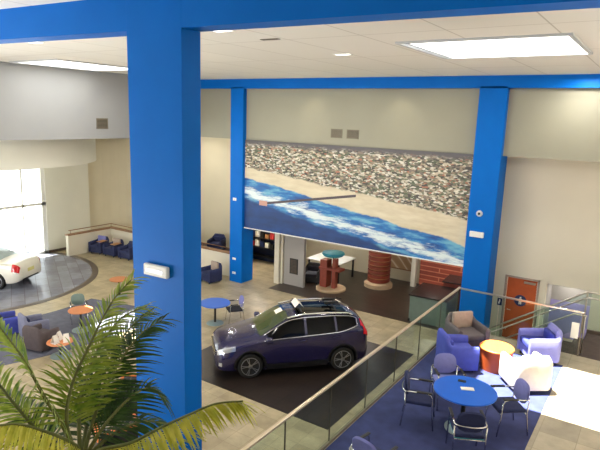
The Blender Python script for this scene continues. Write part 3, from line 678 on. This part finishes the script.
for sx in (-0.75, 0.75):
    for sy in (-0.65, 0.65): MB().box(sx - 0.03, sx + 0.03, sy - 0.03, sy + 0.03, 0, 0.86).build('leg', M['black'], t)
t = thing('display_kiosk', 'red brown timber kiosk with teal bowl top under the mural', 'kiosk', (-10.85, 18.85, 0))
MB().box(-0.45, -0.12, -0.2, 0.2, 0.1, 1.25, bevel=0.01).build('cabinet', M['redwood'], t)
MB().box(0.08, 0.24, -0.12, 0.12, 0.1, 1.35, bevel=0.01).build('post', M['redwood'], t)
MB().box(-0.5, 0.5, -0.22, 0.22, 0.85, 0.95, bevel=0.01).build('shelf_board', M['redwood'], t)
MB().lathe([(0.1, 1.42), (0.4, 1.46), (0.47, 1.54), (0.44, 1.60), (0.1, 1.62)], 32, c=(0.05, 0, 0)).build('bowl', M['teal'], t, smooth=True)
MB().lathe([(0.03, 0.95), (0.03, 1.44)], 10, c=(0.05, 0, 0)).build('stem', M['black'], t)
MB().lathe([(0.62, 0), (0.62, 0.08), (0.58, 0.1)], 36).build('base', M['stone'], t)
tub_chair('tub_armchair', 'black tub armchair beside the red brown kiosk under the mural', M['black'], M['blackfab'], (-12.0, 19.2, 0), R(-70), None)
t = thing('slatted_drum', 'round red slatted timber drum with pale stone foot under the mural', 'display', (-9.5, 20.55, 0))
mb = MB()
for i in range(13): z = 0.24 + i * 0.19; mb.lathe([(0.44, z), (0.48, z + 0.02), (0.48, z + 0.13), (0.44, z + 0.15)], 36)
mb.build('slats', M['redwood'], t, smooth=True); MB().lathe([(0.42, 0.2), (0.42, 2.74)], 36).build('core', M['wood'], t, smooth=True)
MB().lathe([(0.6, 0), (0.6, 0.16), (0.5, 0.22)], 40).build('foot', M['stone'], t, smooth=True)
def streak_mat():
    m, nt, p = nmat('tan_streaked_poster'); tc = nt.nodes.new('ShaderNodeTexCoord'); mp = nt.nodes.new('ShaderNodeMapping'); mp.inputs['Rotation'].default_value[1] = -0.8
    w_ = nt.nodes.new('ShaderNodeTexWave'); w_.inputs['Scale'].default_value = 0.9; w_.inputs['Distortion'].default_value = 3; w_.bands_direction = 'Z'
    nt.links.new(tc.outputs['Object'], mp.inputs[0]); nt.links.new(mp.outputs[0], w_.inputs['Vector'])
    r = ramp(nt, [(0.0, lin(176, 142, 104)), (0.85, lin(190, 158, 120)), (0.97, lin(226, 210, 184))]); nt.links.new(w_.outputs['Fac'], r.inputs[0]); nt.links.new(r.outputs[0], p.inputs['Base Color']); return m
t = thing('wall_poster', 'tan poster with pale diagonal streaks right of the slatted drum', 'poster', (-9.0, 21.95, 0))
MB().box(-0.95, 0.55, 0.0, 0.05, 0.55, 2.6).build('panel', streak_mat(), t)
MB().box(-0.98, 0.58, -0.01, 0.05, 0.5, 0.55).build('ledge', M['capwood'], t)
t = thing('service_counter', 'dark topped counter with grey green front near the right column', 'counter', (-6.35, 18.4, 0), R(4))
MB().box(-0.55, 0.75, -0.85, 0.75, 0.0, 0.95).build('cabinet', M['cabteal'], t)
MB().box(-0.6, 0.8, -0.9, 0.8, 0.95, 1.0, bevel=0.008).build('worktop', M['counter'], t)
MB().box(-0.57, -0.5, -0.87, 0.0, 0.0, 0.1).build('plinth', M['black'], t)
t = thing('service_counter', 'taller red fronted counter with dark top beside the right column', 'counter', (-5.72, 19.9, 0), R(4))
MB().box(-0.6, 0.5, -0.5, 0.5, 0, 1.1).build('cabinet', M['redwood'], t); MB().box(-0.65, 0.55, -0.55, 0.55, 1.1, 1.15, bevel=0.008).build('worktop', M['counter'], t)

# ------------------------------------------------------------------ cars
def mono(xs, ys):
    n = len(xs); d = [(ys[i + 1] - ys[i]) / (xs[i + 1] - xs[i]) for i in range(n - 1)]; m = [d[0]] + [0 if d[i - 1] * d[i] <= 0 else 2 * d[i - 1] * d[i] / (d[i - 1] + d[i]) for i in range(1, n - 1)] + [d[-1]]
    def f(x):
        x = min(max(x, xs[0]), xs[-1]); i = 0
        while i < n - 2 and x > xs[i + 1]: i += 1
        h = xs[i + 1] - xs[i]; t = (x - xs[i]) / h
        return (2 * t ** 3 - 3 * t * t + 1) * ys[i] + (t ** 3 - 2 * t * t + t) * h * m[i] + (-2 * t ** 3 + 3 * t * t) * ys[i + 1] + (t ** 3 - t * t) * h * m[i + 1]
    return f
class CarBody:
    def __init__(s, st):
        st = sorted(st); xs = [r[0] for r in st]
        s.f = [mono(xs, [r[k] for r in st]) for k in range(1, 9)]; s.x0, s.x1 = xs[0], xs[-1]
    def ring(s, x):
        zb, wm, zbelt, wb, ze, wr, zt, zm = [f(x) for f in s.f]
        return [(0, zb), (wm * 0.86, zb), (wm * 0.965, zb + 0.07), (wm, zm), (wb, zbelt), (wr, ze), (wr * 0.62, ze + (zt - ze) * 0.72), (0, zt)]
    def pt(s, x, i):
        r = s.ring(x); n = len(r); k = min(int(i), n - 2); t = i - k
        P = lambda j: Vector((r[j][0], r[j][1])) if 0 <= j < n else (Vector((-r[1][0], r[1][1])) if j < 0 else Vector((-r[n - 2][0], r[n - 2][1])))
        p0, p1, p2, p3 = P(k - 1), P(k), P(k + 1), P(k + 2); T = 0.32
        m1 = (p2 - p0) * T; m2 = (p3 - p1) * T
        q = (2 * t ** 3 - 3 * t * t + 1) * p1 + (t ** 3 - 2 * t * t + t) * m1 + (-2 * t ** 3 + 3 * t * t) * p2 + (t ** 3 - t * t) * m2
        return Vector((x, q.x, q.y))
    def off(s, x, i, side, d):
        """body surface point pushed outward by d; i may exceed 7 (mirrors over the centre line)"""
        if i > 7: i = 14 - i; side = -side
        p = s.pt(x, i); e = 0.01; a = s.pt(x, min(i + e, 7)) - s.pt(x, max(i - e, 0)); b = s.pt(min(x + e, s.x1), i) - s.pt(max(x - e, s.x0), i)
        n = b.cross(a)
        if n.length < 1e-9: n = Vector((0, 0, 1))
        n.normalize()
        if n.y < 0 and abs(n.y) > 0.02 and p.y > 0.02: n = -n
        if abs(n.y) <= 0.02 and n.z < 0: n = -n
        p = p + n * d
        return Vector((p.x, p.y * side, p.z))
    def body(s, name, mats, parent, wheels, wr):
        mb = MB(); N = 64; xs = [s.x0 + (s.x1 - s.x0) * (0.5 - 0.5 * math.cos(PI * i / N)) * 0.5 + (s.x1 - s.x0) * i / N * 0.5 for i in range(N + 1)]
        I = [k / 4 for k in range(0, 29)]
        rings = []
        for x in xs:
            L_ = [s.pt(x, i) for i in I]; ring = [mb.bm.verts.new(p) for p in L_] + [mb.bm.verts.new((p.x, -p.y, p.z)) for p in reversed(L_[1:-1])]
            rings.append(ring)
        mb._rings(rings, True); o = mb.build('tmp_body', mats[0])
        o.data.materials.append(mats[1])
        c = MB()
        for wx in wheels:
            for sd in (-1, 1):
                b = MB(); b.lathe([(wr, -0.2), (wr, 0.2)], 40)
                c.bm.faces.ensure_lookup_table(); c._merge(b.bm, Matrix.Translation((wx, sd * 0.83, wr * 0.9)) @ Matrix.Rotation(R(90), 4, 'X'))
        co = c.build('tmp_cut', mats[1])
        md = o.modifiers.new('b', 'BOOLEAN'); md.operation = 'DIFFERENCE'; md.object = co; md.solver = 'EXACT'; md.material_mode = 'TRANSFER'
        dg = bpy.context.evaluated_depsgraph_get(); me = bpy.data.meshes.new_from_object(o.evaluated_get(dg)); me.name = name
        bpy.data.objects.remove(o); bpy.data.objects.remove(co)
        for p in me.polygons: p.use_smooth = True
        me.set_sharp_from_angle(angle=R(38))
        r = bpy.data.objects.new(name, me); C.objects.link(r); r.parent = parent; return r
    def patch(s, name, m, parent, xa, xb, ilo, ihi, side, d=0.006, nx=14, ni=6):
        mb = MB(); rows = []
        fl = ilo if callable(ilo) else (lambda x: ilo); fh = ihi if callable(ihi) else (lambda x: ihi)
        for k in range(nx + 1):
            x = xa + (xb - xa) * k / nx; a, b = fl(x), fh(x)
            rows.append([s.off(x, a + (b - a) * j / ni, side, d) for j in range(ni + 1)])
        mb.grid(rows); return mb.build(name, m, parent, smooth=True, sharp=80)
    def line(s, name, m, parent, pts, side, d, r):
        return MB().tube([s.off(x, i, side, d) for x, i in pts], r, 6).build(name, m, parent)

def wheel(parent, x, y, side, r=0.345, w=0.225):
    t = bpy.data.objects.new('wheel', None); C.objects.link(t); t.parent = parent; t.location = (x, y, r)
    mb = MB(); mb.lathe([(r * 0.74, -w / 2), (r * 0.93, -w / 2), (r, -w / 2 + 0.03), (r, w / 2 - 0.03), (r * 0.93, w / 2), (r * 0.74, w / 2 - 0.005)], 36); tb = mb.build('tyre', M['tyre'], t, smooth=True); tb.rotation_euler = (R(-90 * side), 0, 0)
    mb = MB(); mb.lathe([(r * 0.74, w / 2 - 0.005), (r * 0.70, w / 2), (r * 0.66, w / 2 - 0.02), (r * 0.64, w / 2 - 0.08)], 36, cap=False)
    for k in range(5):
        a = 2 * PI * k / 5
        for da in (-0.13, 0.13):
            mb.tube([(0.05 * math.cos(a), 0.05 * math.sin(a), w / 2 - 0.015), (r * 0.68 * math.cos(a + da), r * 0.68 * math.sin(a + da), w / 2 - 0.02)], 0.018, 6)
    mb.lathe([(0.06, w / 2 - 0.03), (0.06, w / 2), (0.03, w / 2 + 0.005)], 20)
    rb = mb.build('rim', M['alloy'], t, smooth=True); rb.rotation_euler = (R(-90 * side), 0, 0)
    mb = MB(); mb.lathe([(r * 0.66, w / 2 - 0.09), (0.02, w / 2 - 0.085)], 30); bk = mb.build('brake_disc', M['black'], t); bk.rotation_euler = (R(-90 * side), 0, 0)
    return t

# blue compact SUV ---------------------------------------------------------------
suv = thing('suv_car', 'dark blue compact SUV parked on the dark tile inlay', 'car', (-8.33, 12.26, 0.006), R(-131.9))
#        x     zb    wm    zbelt wb    zedge wr    ztop  zmid
SUV = [(2.22, 0.34, 0.56, 0.66, 0.52, 0.69, 0.44, 0.71, 0.50),
       (2.15, 0.26, 0.74, 0.75, 0.66, 0.79, 0.52, 0.82, 0.52),
       (1.98, 0.22, 0.86, 0.84, 0.76, 0.885, 0.60, 0.92, 0.58),
       (1.60, 0.21, 0.905, 0.93, 0.82, 0.97, 0.66, 1.01, 0.64),
       (1.25, 0.20, 0.91, 0.99, 0.85, 1.03, 0.70, 1.075, 0.66),
       (1.05, 0.20, 0.91, 1.02, 0.865, 1.08, 0.71, 1.13, 0.67),
       (0.62, 0.20, 0.91, 1.05, 0.875, 1.32, 0.66, 1.37, 0.67),
       (0.15, 0.20, 0.91, 1.07, 0.88, 1.53, 0.61, 1.585, 0.68),
       (-0.30, 0.20, 0.91, 1.09, 0.885, 1.575, 0.595, 1.635, 0.68),
       (-0.90, 0.20, 0.91, 1.12, 0.885, 1.575, 0.59, 1.64, 0.68),
       (-1.50, 0.21, 0.905, 1.15, 0.875, 1.53, 0.57, 1.60, 0.68),
       (-1.90, 0.25, 0.89, 1.16, 0.84, 1.44, 0.54, 1.52, 0.68),
       (-2.08, 0.28, 0.87, 1.15, 0.81, 1.32, 0.54, 1.39, 0.68),
       (-2.22, 0.34, 0.82, 1.06, 0.76, 1.13, 0.57, 1.16, 0.65),
       (-2.30, 0.44, 0.70, 0.92, 0.64, 0.95, 0.5, 0.97, 0.62)]
SUV = [((-1.5 + (r[0] + 1.5) * 0.76) if r[0] < -1.5 else r[0],) + r[1:] for r in SUV]
cb = CarBody(SUV)
cb.body('body', (M['carblue'], M['black']), suv, (1.31, -1.31), 0.405)
for sd in (-1, 1):
    for wx in (1.31, -1.31): wheel(suv, wx, sd * 0.79, sd)
    # side glass: lower edge rises at the rear, panes split by pillars
    lo = lambda x: 4.1 + max(0, (-1.15 - x)) ** 1.5 * 0.62
    hi = lambda x: 4.84 if x > -1.5 else 4.84 - (-1.5 - x) ** 2 * 0.9
    cb.patch('side_window', M['carglass'], suv, 0.84, -0.20, lo, hi, sd)
    cb.patch('side_window', M['carglass'], suv, -0.27, -1.08, lo, hi, sd)
    cb.patch('side_window', M['carglass'], suv, -1.14, -1.72, lo, hi, sd)
    pts = [(0.95 - 2.69 * k / 30, lo(0.95 - 2.69 * k / 30) - 0.05) for k in range(31)]
    top = [(-1.76 + 2.68 * k / 30, hi(-1.76 + 2.68 * k / 30) + 0.04) for k in range(31)]
    cb.line('window_trim', M['chrome'], suv, pts + top, sd, 0.008, 0.011)
    cb.patch('tail_lamp', M['redlamp'], suv, -1.91, -2.07, 3.7, lambda x: 4.35, sd, 0.012)
    cb.patch('tail_lamp', M['redlamp'], suv, -1.85, -2.0, 4.35, 4.95, sd, 0.012, 6, 4)
    cb.patch('headlamp', M['lamp'], suv, 2.17, 1.70, 3.55, lambda x: 4.25 - (2.17 - x) * 0.5, sd, 0.012)
    cb.patch('fog_lamp', M['lamp'], suv, 2.14, 2.06, 2.3, 2.7, sd, 0.01, 4, 3)
    mb = MB(); mb.box(-0.09, 0.09, -0.1, 0.1, -0.07, 0.07, bevel=0.045, seg=3); m_ = mb.build('side_mirror', M['carblue'], suv, smooth=True); m_.location = (0.82, sd * 1.0, 1.10)
    MB().tube([cb.off(0.25, 5.1, sd, 0.05), cb.off(-0.2, 5.1, sd, 0.06), cb.off(-0.9, 5.1, sd, 0.06), cb.off(-1.5, 5.1, sd, 0.055), cb.off(-1.66, 5.1, sd, 0.01)], 0.028, 8).build('roof_rail', M['chrome'], suv, smooth=True)
    for hx in (-0.05, -0.98):
        MB().tube([cb.off(hx, 3.75, sd, 0.01), cb.off(hx - 0.05, 3.76, sd, 0.035), cb.off(hx - 0.18, 3.78, sd, 0.035), cb.off(hx - 0.22, 3.78, sd, 0.01)], 0.014, 6).build('door_handle', M['carblue'], suv)
    for wx in (1.31, -1.31):
        mb = MB(); rr = [0.392, 0.44]
        rows = []
        for k in range(25):
            a = R(-8 + 196 * k / 24); row = []
            for q in (0.40, 0.425, 0.45):
                X = wx + q * math.cos(a); Z = 0.365 + q * math.sin(a)
                i = 2.0
                for _ in range(40):
                    if cb.pt(X, i).z >= Z or i > 4: break
                    i += 0.05
                row.append(Vector((X, sd * (cb.pt(X, max(i, 1.2)).y + 0.010), Z)))
            rows.append(row)
        mb.grid(rows); mb.build('arch_trim', M['black'], suv, smooth=True)
    cb.patch('sill_trim', M['black'], suv, 0.86, -0.86, 1.5, 2.35, sd, 0.012)
cb.patch('windshield', M['wsglass'], suv, 1.03, 0.20, 5.2, 14 - 5.22, 1, 0.006, 10, 20)
cb.patch('rear_window', M['carglass'], suv, -1.88, -2.03, 5.3, 14 - 5.3, 1, 0.008, 6, 16)
cb.patch('sunroof', M['carglass'], suv, -0.05, -1.5, 5.5, 14 - 5.5, 1, 0.006, 10, 16)
MB().box(2.14, 2.235, -0.50, 0.50, 0.56, 0.73, bevel=0.02).build('grille', M['black'], suv)
mb = MB()
for z in (0.60, 0.66, 0.72): mb.box(2.225, 2.25, -0.54, 0.54, z - 0.012, z + 0.012, bevel=0.004)
mb.build('grille_bar', M['chrome'], suv)
MB().box(2.12, 2.215, -0.5, 0.5, 0.30, 0.42, bevel=0.02).build('lower_intake', M['black'], suv)
for x in (-0.15, -1.15):
    MB().tube([(x, -0.56, 1.68), (x, -0.5, 1.72), (x, 0.5, 1.72), (x, 0.56, 1.68)], 0.022, 8, flat=0.6).build('crossbar', M['black'], suv)
mb = MB(); mb.grid([[(-0.03, -0.2, 1.735), (-0.03, 0.3, 1.735)], [(-0.15, -0.2, 1.86), (-0.15, 0.3, 1.86)], [(-0.28, -0.2, 1.735), (-0.28, 0.3, 1.735)]], False); 
o = mb.build('price_topper', M['paper']); o.parent = None
o.matrix_world = Matrix.Translation((-8.33, 12.26, 0.006)) @ Matrix.Rotation(R(-131.9), 4, 'Z'); tag(o, 'white folded sign card on the roof of the blue SUV', 'sign')
t = thing('bike_carrier', 'black carrier clamp on the rear roof bar of the blue SUV', 'roof carrier', (-8.33, 12.26, 0.006), R(-131.9))
MB().box(-1.35, -0.95, 0.12, 0.17, 1.735, 1.80, bevel=0.01).build('tray', M['black'], t); MB().tube([(-1.15, 0.145, 1.79), (-1.3, 0.145, 1.92), (-1.45, 0.145, 1.86)], 0.016).build('arm', M['black'], t)
MB().box(-1.35, -0.95, -0.17, -0.12, 1.735, 1.80, bevel=0.01).build('tray', M['black'], t)
cb.patch('price_tag', M['paper'], suv, 0.45, 0.26, 6.35, 7.1, -1, 0.012, 3, 3)
MB().box(-2.125, -2.105, -0.16, 0.16, 0.66, 0.82).build('number_plate', M['paper'], suv)

# white sedan --------------------------------------------------------------------
sed = thing('sedan_car', 'white sedan on the round grey floor, seen from behind', 'car', (-22.75, 10.49, 0.006), R(206))
SED = [(2.35, 0.32, 0.50, 0.64, 0.44, 0.66, 0.36, 0.68, 0.48),
       (2.25, 0.24, 0.70, 0.72, 0.6, 0.75, 0.48, 0.77, 0.5),
       (1.95, 0.20, 0.85, 0.80, 0.74, 0.84, 0.58, 0.87, 0.55),
       (1.3, 0.18, 0.91, 0.88, 0.83, 0.92, 0.68, 0.96, 0.6),
       (0.9, 0.18, 0.91, 0.91, 0.85, 0.97, 0.70, 1.01, 0.6),
       (0.4, 0.18, 0.91, 0.93, 0.865, 1.22, 0.62, 1.26, 0.6),
       (0.0, 0.18, 0.91, 0.94, 0.87, 1.36, 0.57, 1.42, 0.6),
       (-0.5, 0.18, 0.91, 0.95, 0.87, 1.385, 0.56, 1.45, 0.6),
       (-1.1, 0.19, 0.905, 0.97, 0.86, 1.28, 0.55, 1.34, 0.62),
       (-1.55, 0.20, 0.90, 0.99, 0.84, 1.10, 0.58, 1.145, 0.62),
       (-1.85, 0.23, 0.885, 1.00, 0.81, 1.035, 0.62, 1.07, 0.62),
       (-2.2, 0.27, 0.85, 0.99, 0.76, 1.02, 0.62, 1.055, 0.62),
       (-2.36, 0.33, 0.79, 0.93, 0.70, 0.97, 0.58, 0.99, 0.6),
       (-2.44, 0.42, 0.68, 0.78, 0.58, 0.8, 0.5, 0.82, 0.58)]
sb = CarBody(SED); sb.body('body', (M['carwhite'], M['black']), sed, (1.38, -1.56), 0.375)
for sd in (-1, 1):
    for wx in (1.38, -1.56): wheel(sed, wx, sd * 0.79, sd, 0.325, 0.215)
    lo = lambda x: 4.12; hi = lambda x: 4.86
    sb.patch('side_window', M['carglass'], sed, 0.6, -0.3, lo, hi, sd); sb.patch('side_window', M['carglass'], sed, -0.37, -1.15, lo, hi, sd)
    sb.patch('tail_lamp', M['redlamp'], sed, -2.18, -2.41, 3.35, 4.35, sd, 0.012)
    mb = MB(); mb.box(-0.08, 0.08, -0.09, 0.09, -0.06, 0.06, bevel=0.04, seg=3); m_ = mb.build('side_mirror', M['carwhite'], sed, smooth=True); m_.location = (0.6, sd * 0.98, 0.98)
sb.patch('rear_window', M['wswhite'], sed, -0.95, -1.55, 5.2, 14 - 5.2, 1, 0.008, 8, 16)
sb.patch('windshield', M['carglass'], sed, 0.85, 0.08, 5.2, 14 - 5.2, 1, 0.008, 8, 16)
MB().box(-2.452, -2.425, -0.2, 0.2, 0.62, 0.76).build('number_plate', M['plate'], sed)
MB().box(-2.44, -2.3, -0.5, 0.5, 0.34, 0.42, bevel=0.02).build('lower_trim', M['black'], sed)
MB().box(-2.435, -2.40, -0.42, 0.42, 0.79, 0.815).build('boot_trim', M['chrome'], sed)

# ------------------------------------------------------------------ palm
def catmull(P, n):
    out = []; P = [Vector(p) for p in P]
    for i in range(len(P) - 1):
        p0, p1, p2, p3 = P[max(i - 1, 0)], P[i], P[i + 1], P[min(i + 2, len(P) - 1)]
        for k in range(n):
            t = k / n; out.append(0.5 * (2 * p1 + (p2 - p0) * t + (2 * p0 - 5 * p1 + 4 * p2 - p3) * t * t + (3 * p1 - p0 - 3 * p2 + p3) * t ** 3))
    out.append(P[-1]); return out
palm = thing('potted_palm', 'tall feather palm with arching green and skylit yellow-green fronds in the foreground', 'palm', (0, 0, 0))
def frond(P, L, m, roll=0.0, droop=0.35, start=0.2, step=0.034, wid=0.0125, lean=0.5, hang=0.0):
    r = random.Random(int(abs(P[-1][0]) * 1000))
    c = catmull(P, 16); mb = MB(); n = len(c)
    ln = [0]
    for i in range(1, n): ln.append(ln[-1] + (c[i] - c[i - 1]).length)
    tot = ln[-1]
    mb.mi = 1; mb.tube(c, [0.019 * (1 - 0.8 * l / tot) + 0.003 for l in ln], 6); mb.mi = 0
    s = start * tot
    while s < tot:
        i = max(k for k in range(n) if ln[k] <= s + 1e-9); i = min(i, n - 2); f = (s - ln[i]) / max(ln[i + 1] - ln[i], 1e-6)
        t = (c[min(i + 2, n - 1)] - c[max(i - 1, 0)]).normalized()
        side = t.cross(Vector((0, 0, 1)))
        if side.length < 0.1: side = Vector((1, 0, 0))
        side.normalize(); side = Matrix.Rotation(roll, 3, t) @ side; nrm = side.cross(t).normalized()
        q = (s / tot - start) / (1 - start); prof = (0.55 + 0.45 * math.sin(PI * min(1, q * 1.1 + 0.15))) * (1 - 0.3 * q)
        for sg in (-1, 1):
            p = c[i].lerp(c[i + 1], f) + t * r.uniform(-0.008, 0.008)
            l = L * prof * r.uniform(0.85, 1.1)
            d = (side * sg * (1.0 - 0.45 * hang) + t * (lean + 0.8 * q) + nrm * 0.1 - Vector((0, 0, hang)) + Vector((r.uniform(-.09, .09), r.uniform(-.09, .09), r.uniform(-.09, .09)))).normalized()
            pts = []; ws = [0.4, 1.0, 0.95, 0.6, 0.05]; wv = d.cross(nrm)
            if wv.length < 0.2: wv = d.cross(side)
            wv.normalize(); wv = Matrix.Rotation(r.uniform(-0.4, 0.4), 3, d) @ wv
            for k in range(5):
                x = k / 4; pos = p + d * l * x + Vector((0, 0, -droop * l * x * x)); fold = d.cross(wv) * 0.003
                pts.append((pos - wv * wid * ws[k], pos + fold, pos + wv * wid * ws[k]))
            mb.grid(pts)
        s += step
    return mb.build('frond', [m, M['bark']], palm, smooth=True, recalc=False, sharp=120)
FA = [(-4.095, 2.644, 3.822), (-4.193, 2.549, 4.208), (-4.264, 2.448, 4.494), (-4.361, 2.345, 4.846), (-4.511, 2.293, 5.045), (-4.735, 2.253, 5.241)]
FB = [(-4.095, 2.644, 3.822), (-4.283, 2.653, 4.124), (-4.337, 2.759, 4.465), (-4.321, 2.982, 4.844), (-4.292, 3.202, 5.172), (-4.246, 3.399, 5.358)]
FC = [(-4.08, 2.654, 3.823), (-4.201, 2.895, 4.141), (-4.258, 3.182, 4.476), (-4.25, 3.495, 4.744), (-4.156, 3.709, 4.866)]
FC2 = [(-4.08, 2.654, 3.823), (-4.029, 2.878, 4.107), (-4.021, 3.165, 4.26), (-3.945, 3.35, 4.312), (-3.867, 3.485, 4.148)]
FC3 = [(-4.088, 2.649, 3.823), (-4.41, 2.986, 4.078), (-4.482, 3.267, 4.431), (-4.515, 3.556, 4.712), (-4.421, 3.779, 4.872)]
FD = [(-4.095, 2.644, 3.822), (-3.963, 2.546, 4.07), (-3.922, 2.377, 4.271), (-3.929, 2.171, 4.455), (-3.897, 1.983, 4.603), (-3.861, 1.783, 4.689)]
FE = [(-4.065, 2.665, 3.824), (-3.72, 2.597, 4.12), (-3.438, 2.692, 4.248), (-3.174, 2.79, 4.438), (-2.917, 2.88, 4.613), (-2.729, 2.97, 4.726), (-2.517, 3.063, 4.782)]
FG = [(-4.103, 2.639, 3.822), (-4.48, 2.64, 3.847), (-4.804, 2.593, 4.037), (-5.131, 2.536, 4.197), (-5.45, 2.457, 4.237)]
FH = [(-4.08, 2.66, 3.83), (-3.99, 2.95, 4.0), (-3.86, 3.2, 4.05), (-3.72, 3.42, 3.95)]
FI = [(-4.1, 2.64, 3.83), (-4.35, 2.9, 3.95), (-4.55, 3.2, 4.08), (-4.7, 3.55, 4.1)]
FJ = [(-4.09, 2.65, 3.83), (-4.3, 2.8, 4.2), (-4.38, 3.02, 4.6), (-4.32, 3.3, 4.95), (-4.2, 3.55, 5.05)]
FK = [(-4.1, 2.64, 3.82), (-4.33, 2.5, 4.0), (-4.6, 2.38, 4.3), (-4.95, 2.3, 4.62), (-5.3, 2.25, 4.72)]
frond(FA, 0.62, M['leaf'], 0.3); frond(FB, 0.56, M['leaf'], 0.2); frond(FC, 0.58, M['leaf_dark'], 0.2); frond(FC2, 0.5, M['leaf_dark'], 0.1)
frond(FC3, 0.58, M['leaf_dark']); frond(FD, 0.55, M['leaf_skylit'], 0.0, 0.4, hang=0.9, step=0.022); frond(FE, 0.52, M['leaf_skylit'], 0.0, 0.35, hang=0.8, step=0.024, start=0.12); frond(FG, 0.55, M['leaf_dark'], 0.0, 0.5)
frond(FH, 0.5, M['leaf_dark'], 0, 0.5); frond(FI, 0.5, M['leaf_dark'], 0, 0.5); frond(FJ, 0.5, M['leaf'], 0.1); frond(FK, 0.5, M['leaf'], 0.1)
MB().tube(catmull([(-4.9, 2.6, 0.4), (-4.85, 2.6, 1.6), (-4.5, 2.63, 2.9), (-4.09, 2.65, 3.86)], 8), 0.05, 10).build('trunk', M['bark'], palm, smooth=True)
MB().lathe([(0.28, 0.0), (0.36, 0.5), (0.38, 0.55), (0.33, 0.55), (0.32, 0.46)], 32, c=(-4.9, 2.6, 0), cap=True).build('planter', M['terra'], palm, smooth=True)

# ------------------------------------------------------------------ light
wd = bpy.data.worlds.new('world'); bpy.context.scene.world = wd; wd.use_nodes = True
bg = wd.node_tree.nodes['Background']; bg.inputs['Color'].default_value = (0.96, 0.98, 1.0, 1); bg.inputs['Strength'].default_value = 2.3
def light(name, kind, loc, energy, col=(1, 1, 1), rot=(0, 0, 0), **kw):
    l = bpy.data.lights.new(name, kind); l.energy = energy; l.color = col
    for k, v in kw.items(): setattr(l, k, v)
    o = bpy.data.objects.new(name, l); C.objects.link(o); o.location = loc; o.rotation_euler = rot; return o
sun = light('sun', 'SUN', (0, 0, 20), 60, (1.0, 0.96, 0.88), angle=R(0.6))
sun.rotation_euler = Vector((1.5, 0.6, -6.66)).to_track_quat('-Z', 'Y').to_euler()
WARM = (1.0, 0.95, 0.86)
for x, e in ((-22, 25), (-19.6, 25), (-12.5, 60), (-9.5, 60), (-6.5, 60)):
    for y in (7.5, 14.5):
        light('downlight', 'AREA', (x, y, 8.38), e, WARM, shape='DISK', size=0.3)
for x, e in ((-23, 45), (-19, 45), (-11, 40), (-7.5, 40), (-2.5, 22), (0.5, 16)):
    light('wall_washer', 'SPOT', (x, 16.55, 8.35), e, (1.0, 0.86, 0.6), (R(18), 0, 0), spot_size=R(75), spot_blend=0.8, shadow_soft_size=0.1)
for x, e in ((-15.2, 45), (-11.9, 45), (-9.3, 12), (-6.6, 45)): light('shop_fill', 'AREA', (x, 19.6, 2.73), e, WARM, shape='DISK', size=0.3)  # added fill, no visible source, brightens the area under the mural
for x, y, z, e in ((-20, 1.5, 3.0, 260), (-15, 1.0, 3.0, 300), (-10, 0.5, 2.5, 350), (3.2, 5.5, 3.6, 240), (3.2, 11.0, 3.6, 240)):
    light('ceiling_fill', 'AREA', (x, y, z), e, (0.97, 0.98, 1.0), (R(180 + (-35 if x < 0 else 0)), R(0 if x < 0 else 35), 0), shape='DISK', size=2.5)  # added unseen fill aimed upward to brighten the ceiling
light('lounge_light', 'AREA', (-19, 18.8, 6.0), 60, WARM, shape='DISK', size=0.3)
light('alcove_fill', 'AREA', (-1.94, 18.9, 2.08), 14, WARM, shape='DISK', size=0.3)  # fill added inside the alcove to lift its brightness
light('corridor_light', 'AREA', (-2, 16.4, 8.3), 60, WARM, shape='DISK', size=0.3)

# ------------------------------------------------------------------ camera
sc = bpy.context.scene
cam = bpy.data.cameras.new('camera'); co = bpy.data.objects.new('camera', cam); C.objects.link(co); sc.camera = co
cam.sensor_width = 36; cam.lens = 32.592; cam.clip_end = 200
r_, u_, f_ = Vector((0.82955737, 0.55750056, 0.0320576)), Vector((-0.13481447, 0.14423253, 0.98031731)), Vector((-0.5419037, 0.81755129, -0.1948083))
co.matrix_world = Matrix(((r_.x, u_.x, -f_.x, 0), (r_.y, u_.y, -f_.y, 0), (r_.z, u_.z, -f_.z, 7.0), (0, 0, 0, 1)))
sc.view_settings.view_transform = 'Standard'; sc.view_settings.look = 'None'; sc.view_settings.gamma = 1; sc.view_settings.exposure = 0.05
sc.view_settings.use_curve_mapping = False
sc.cycles.use_denoising = True
sc.cycles.max_bounces = 10; sc.cycles.transparent_max_bounces = 16; sc.cycles.sample_clamp_indirect = 6
sc.cycles.caustics_reflective = False; sc.cycles.caustics_refractive = False
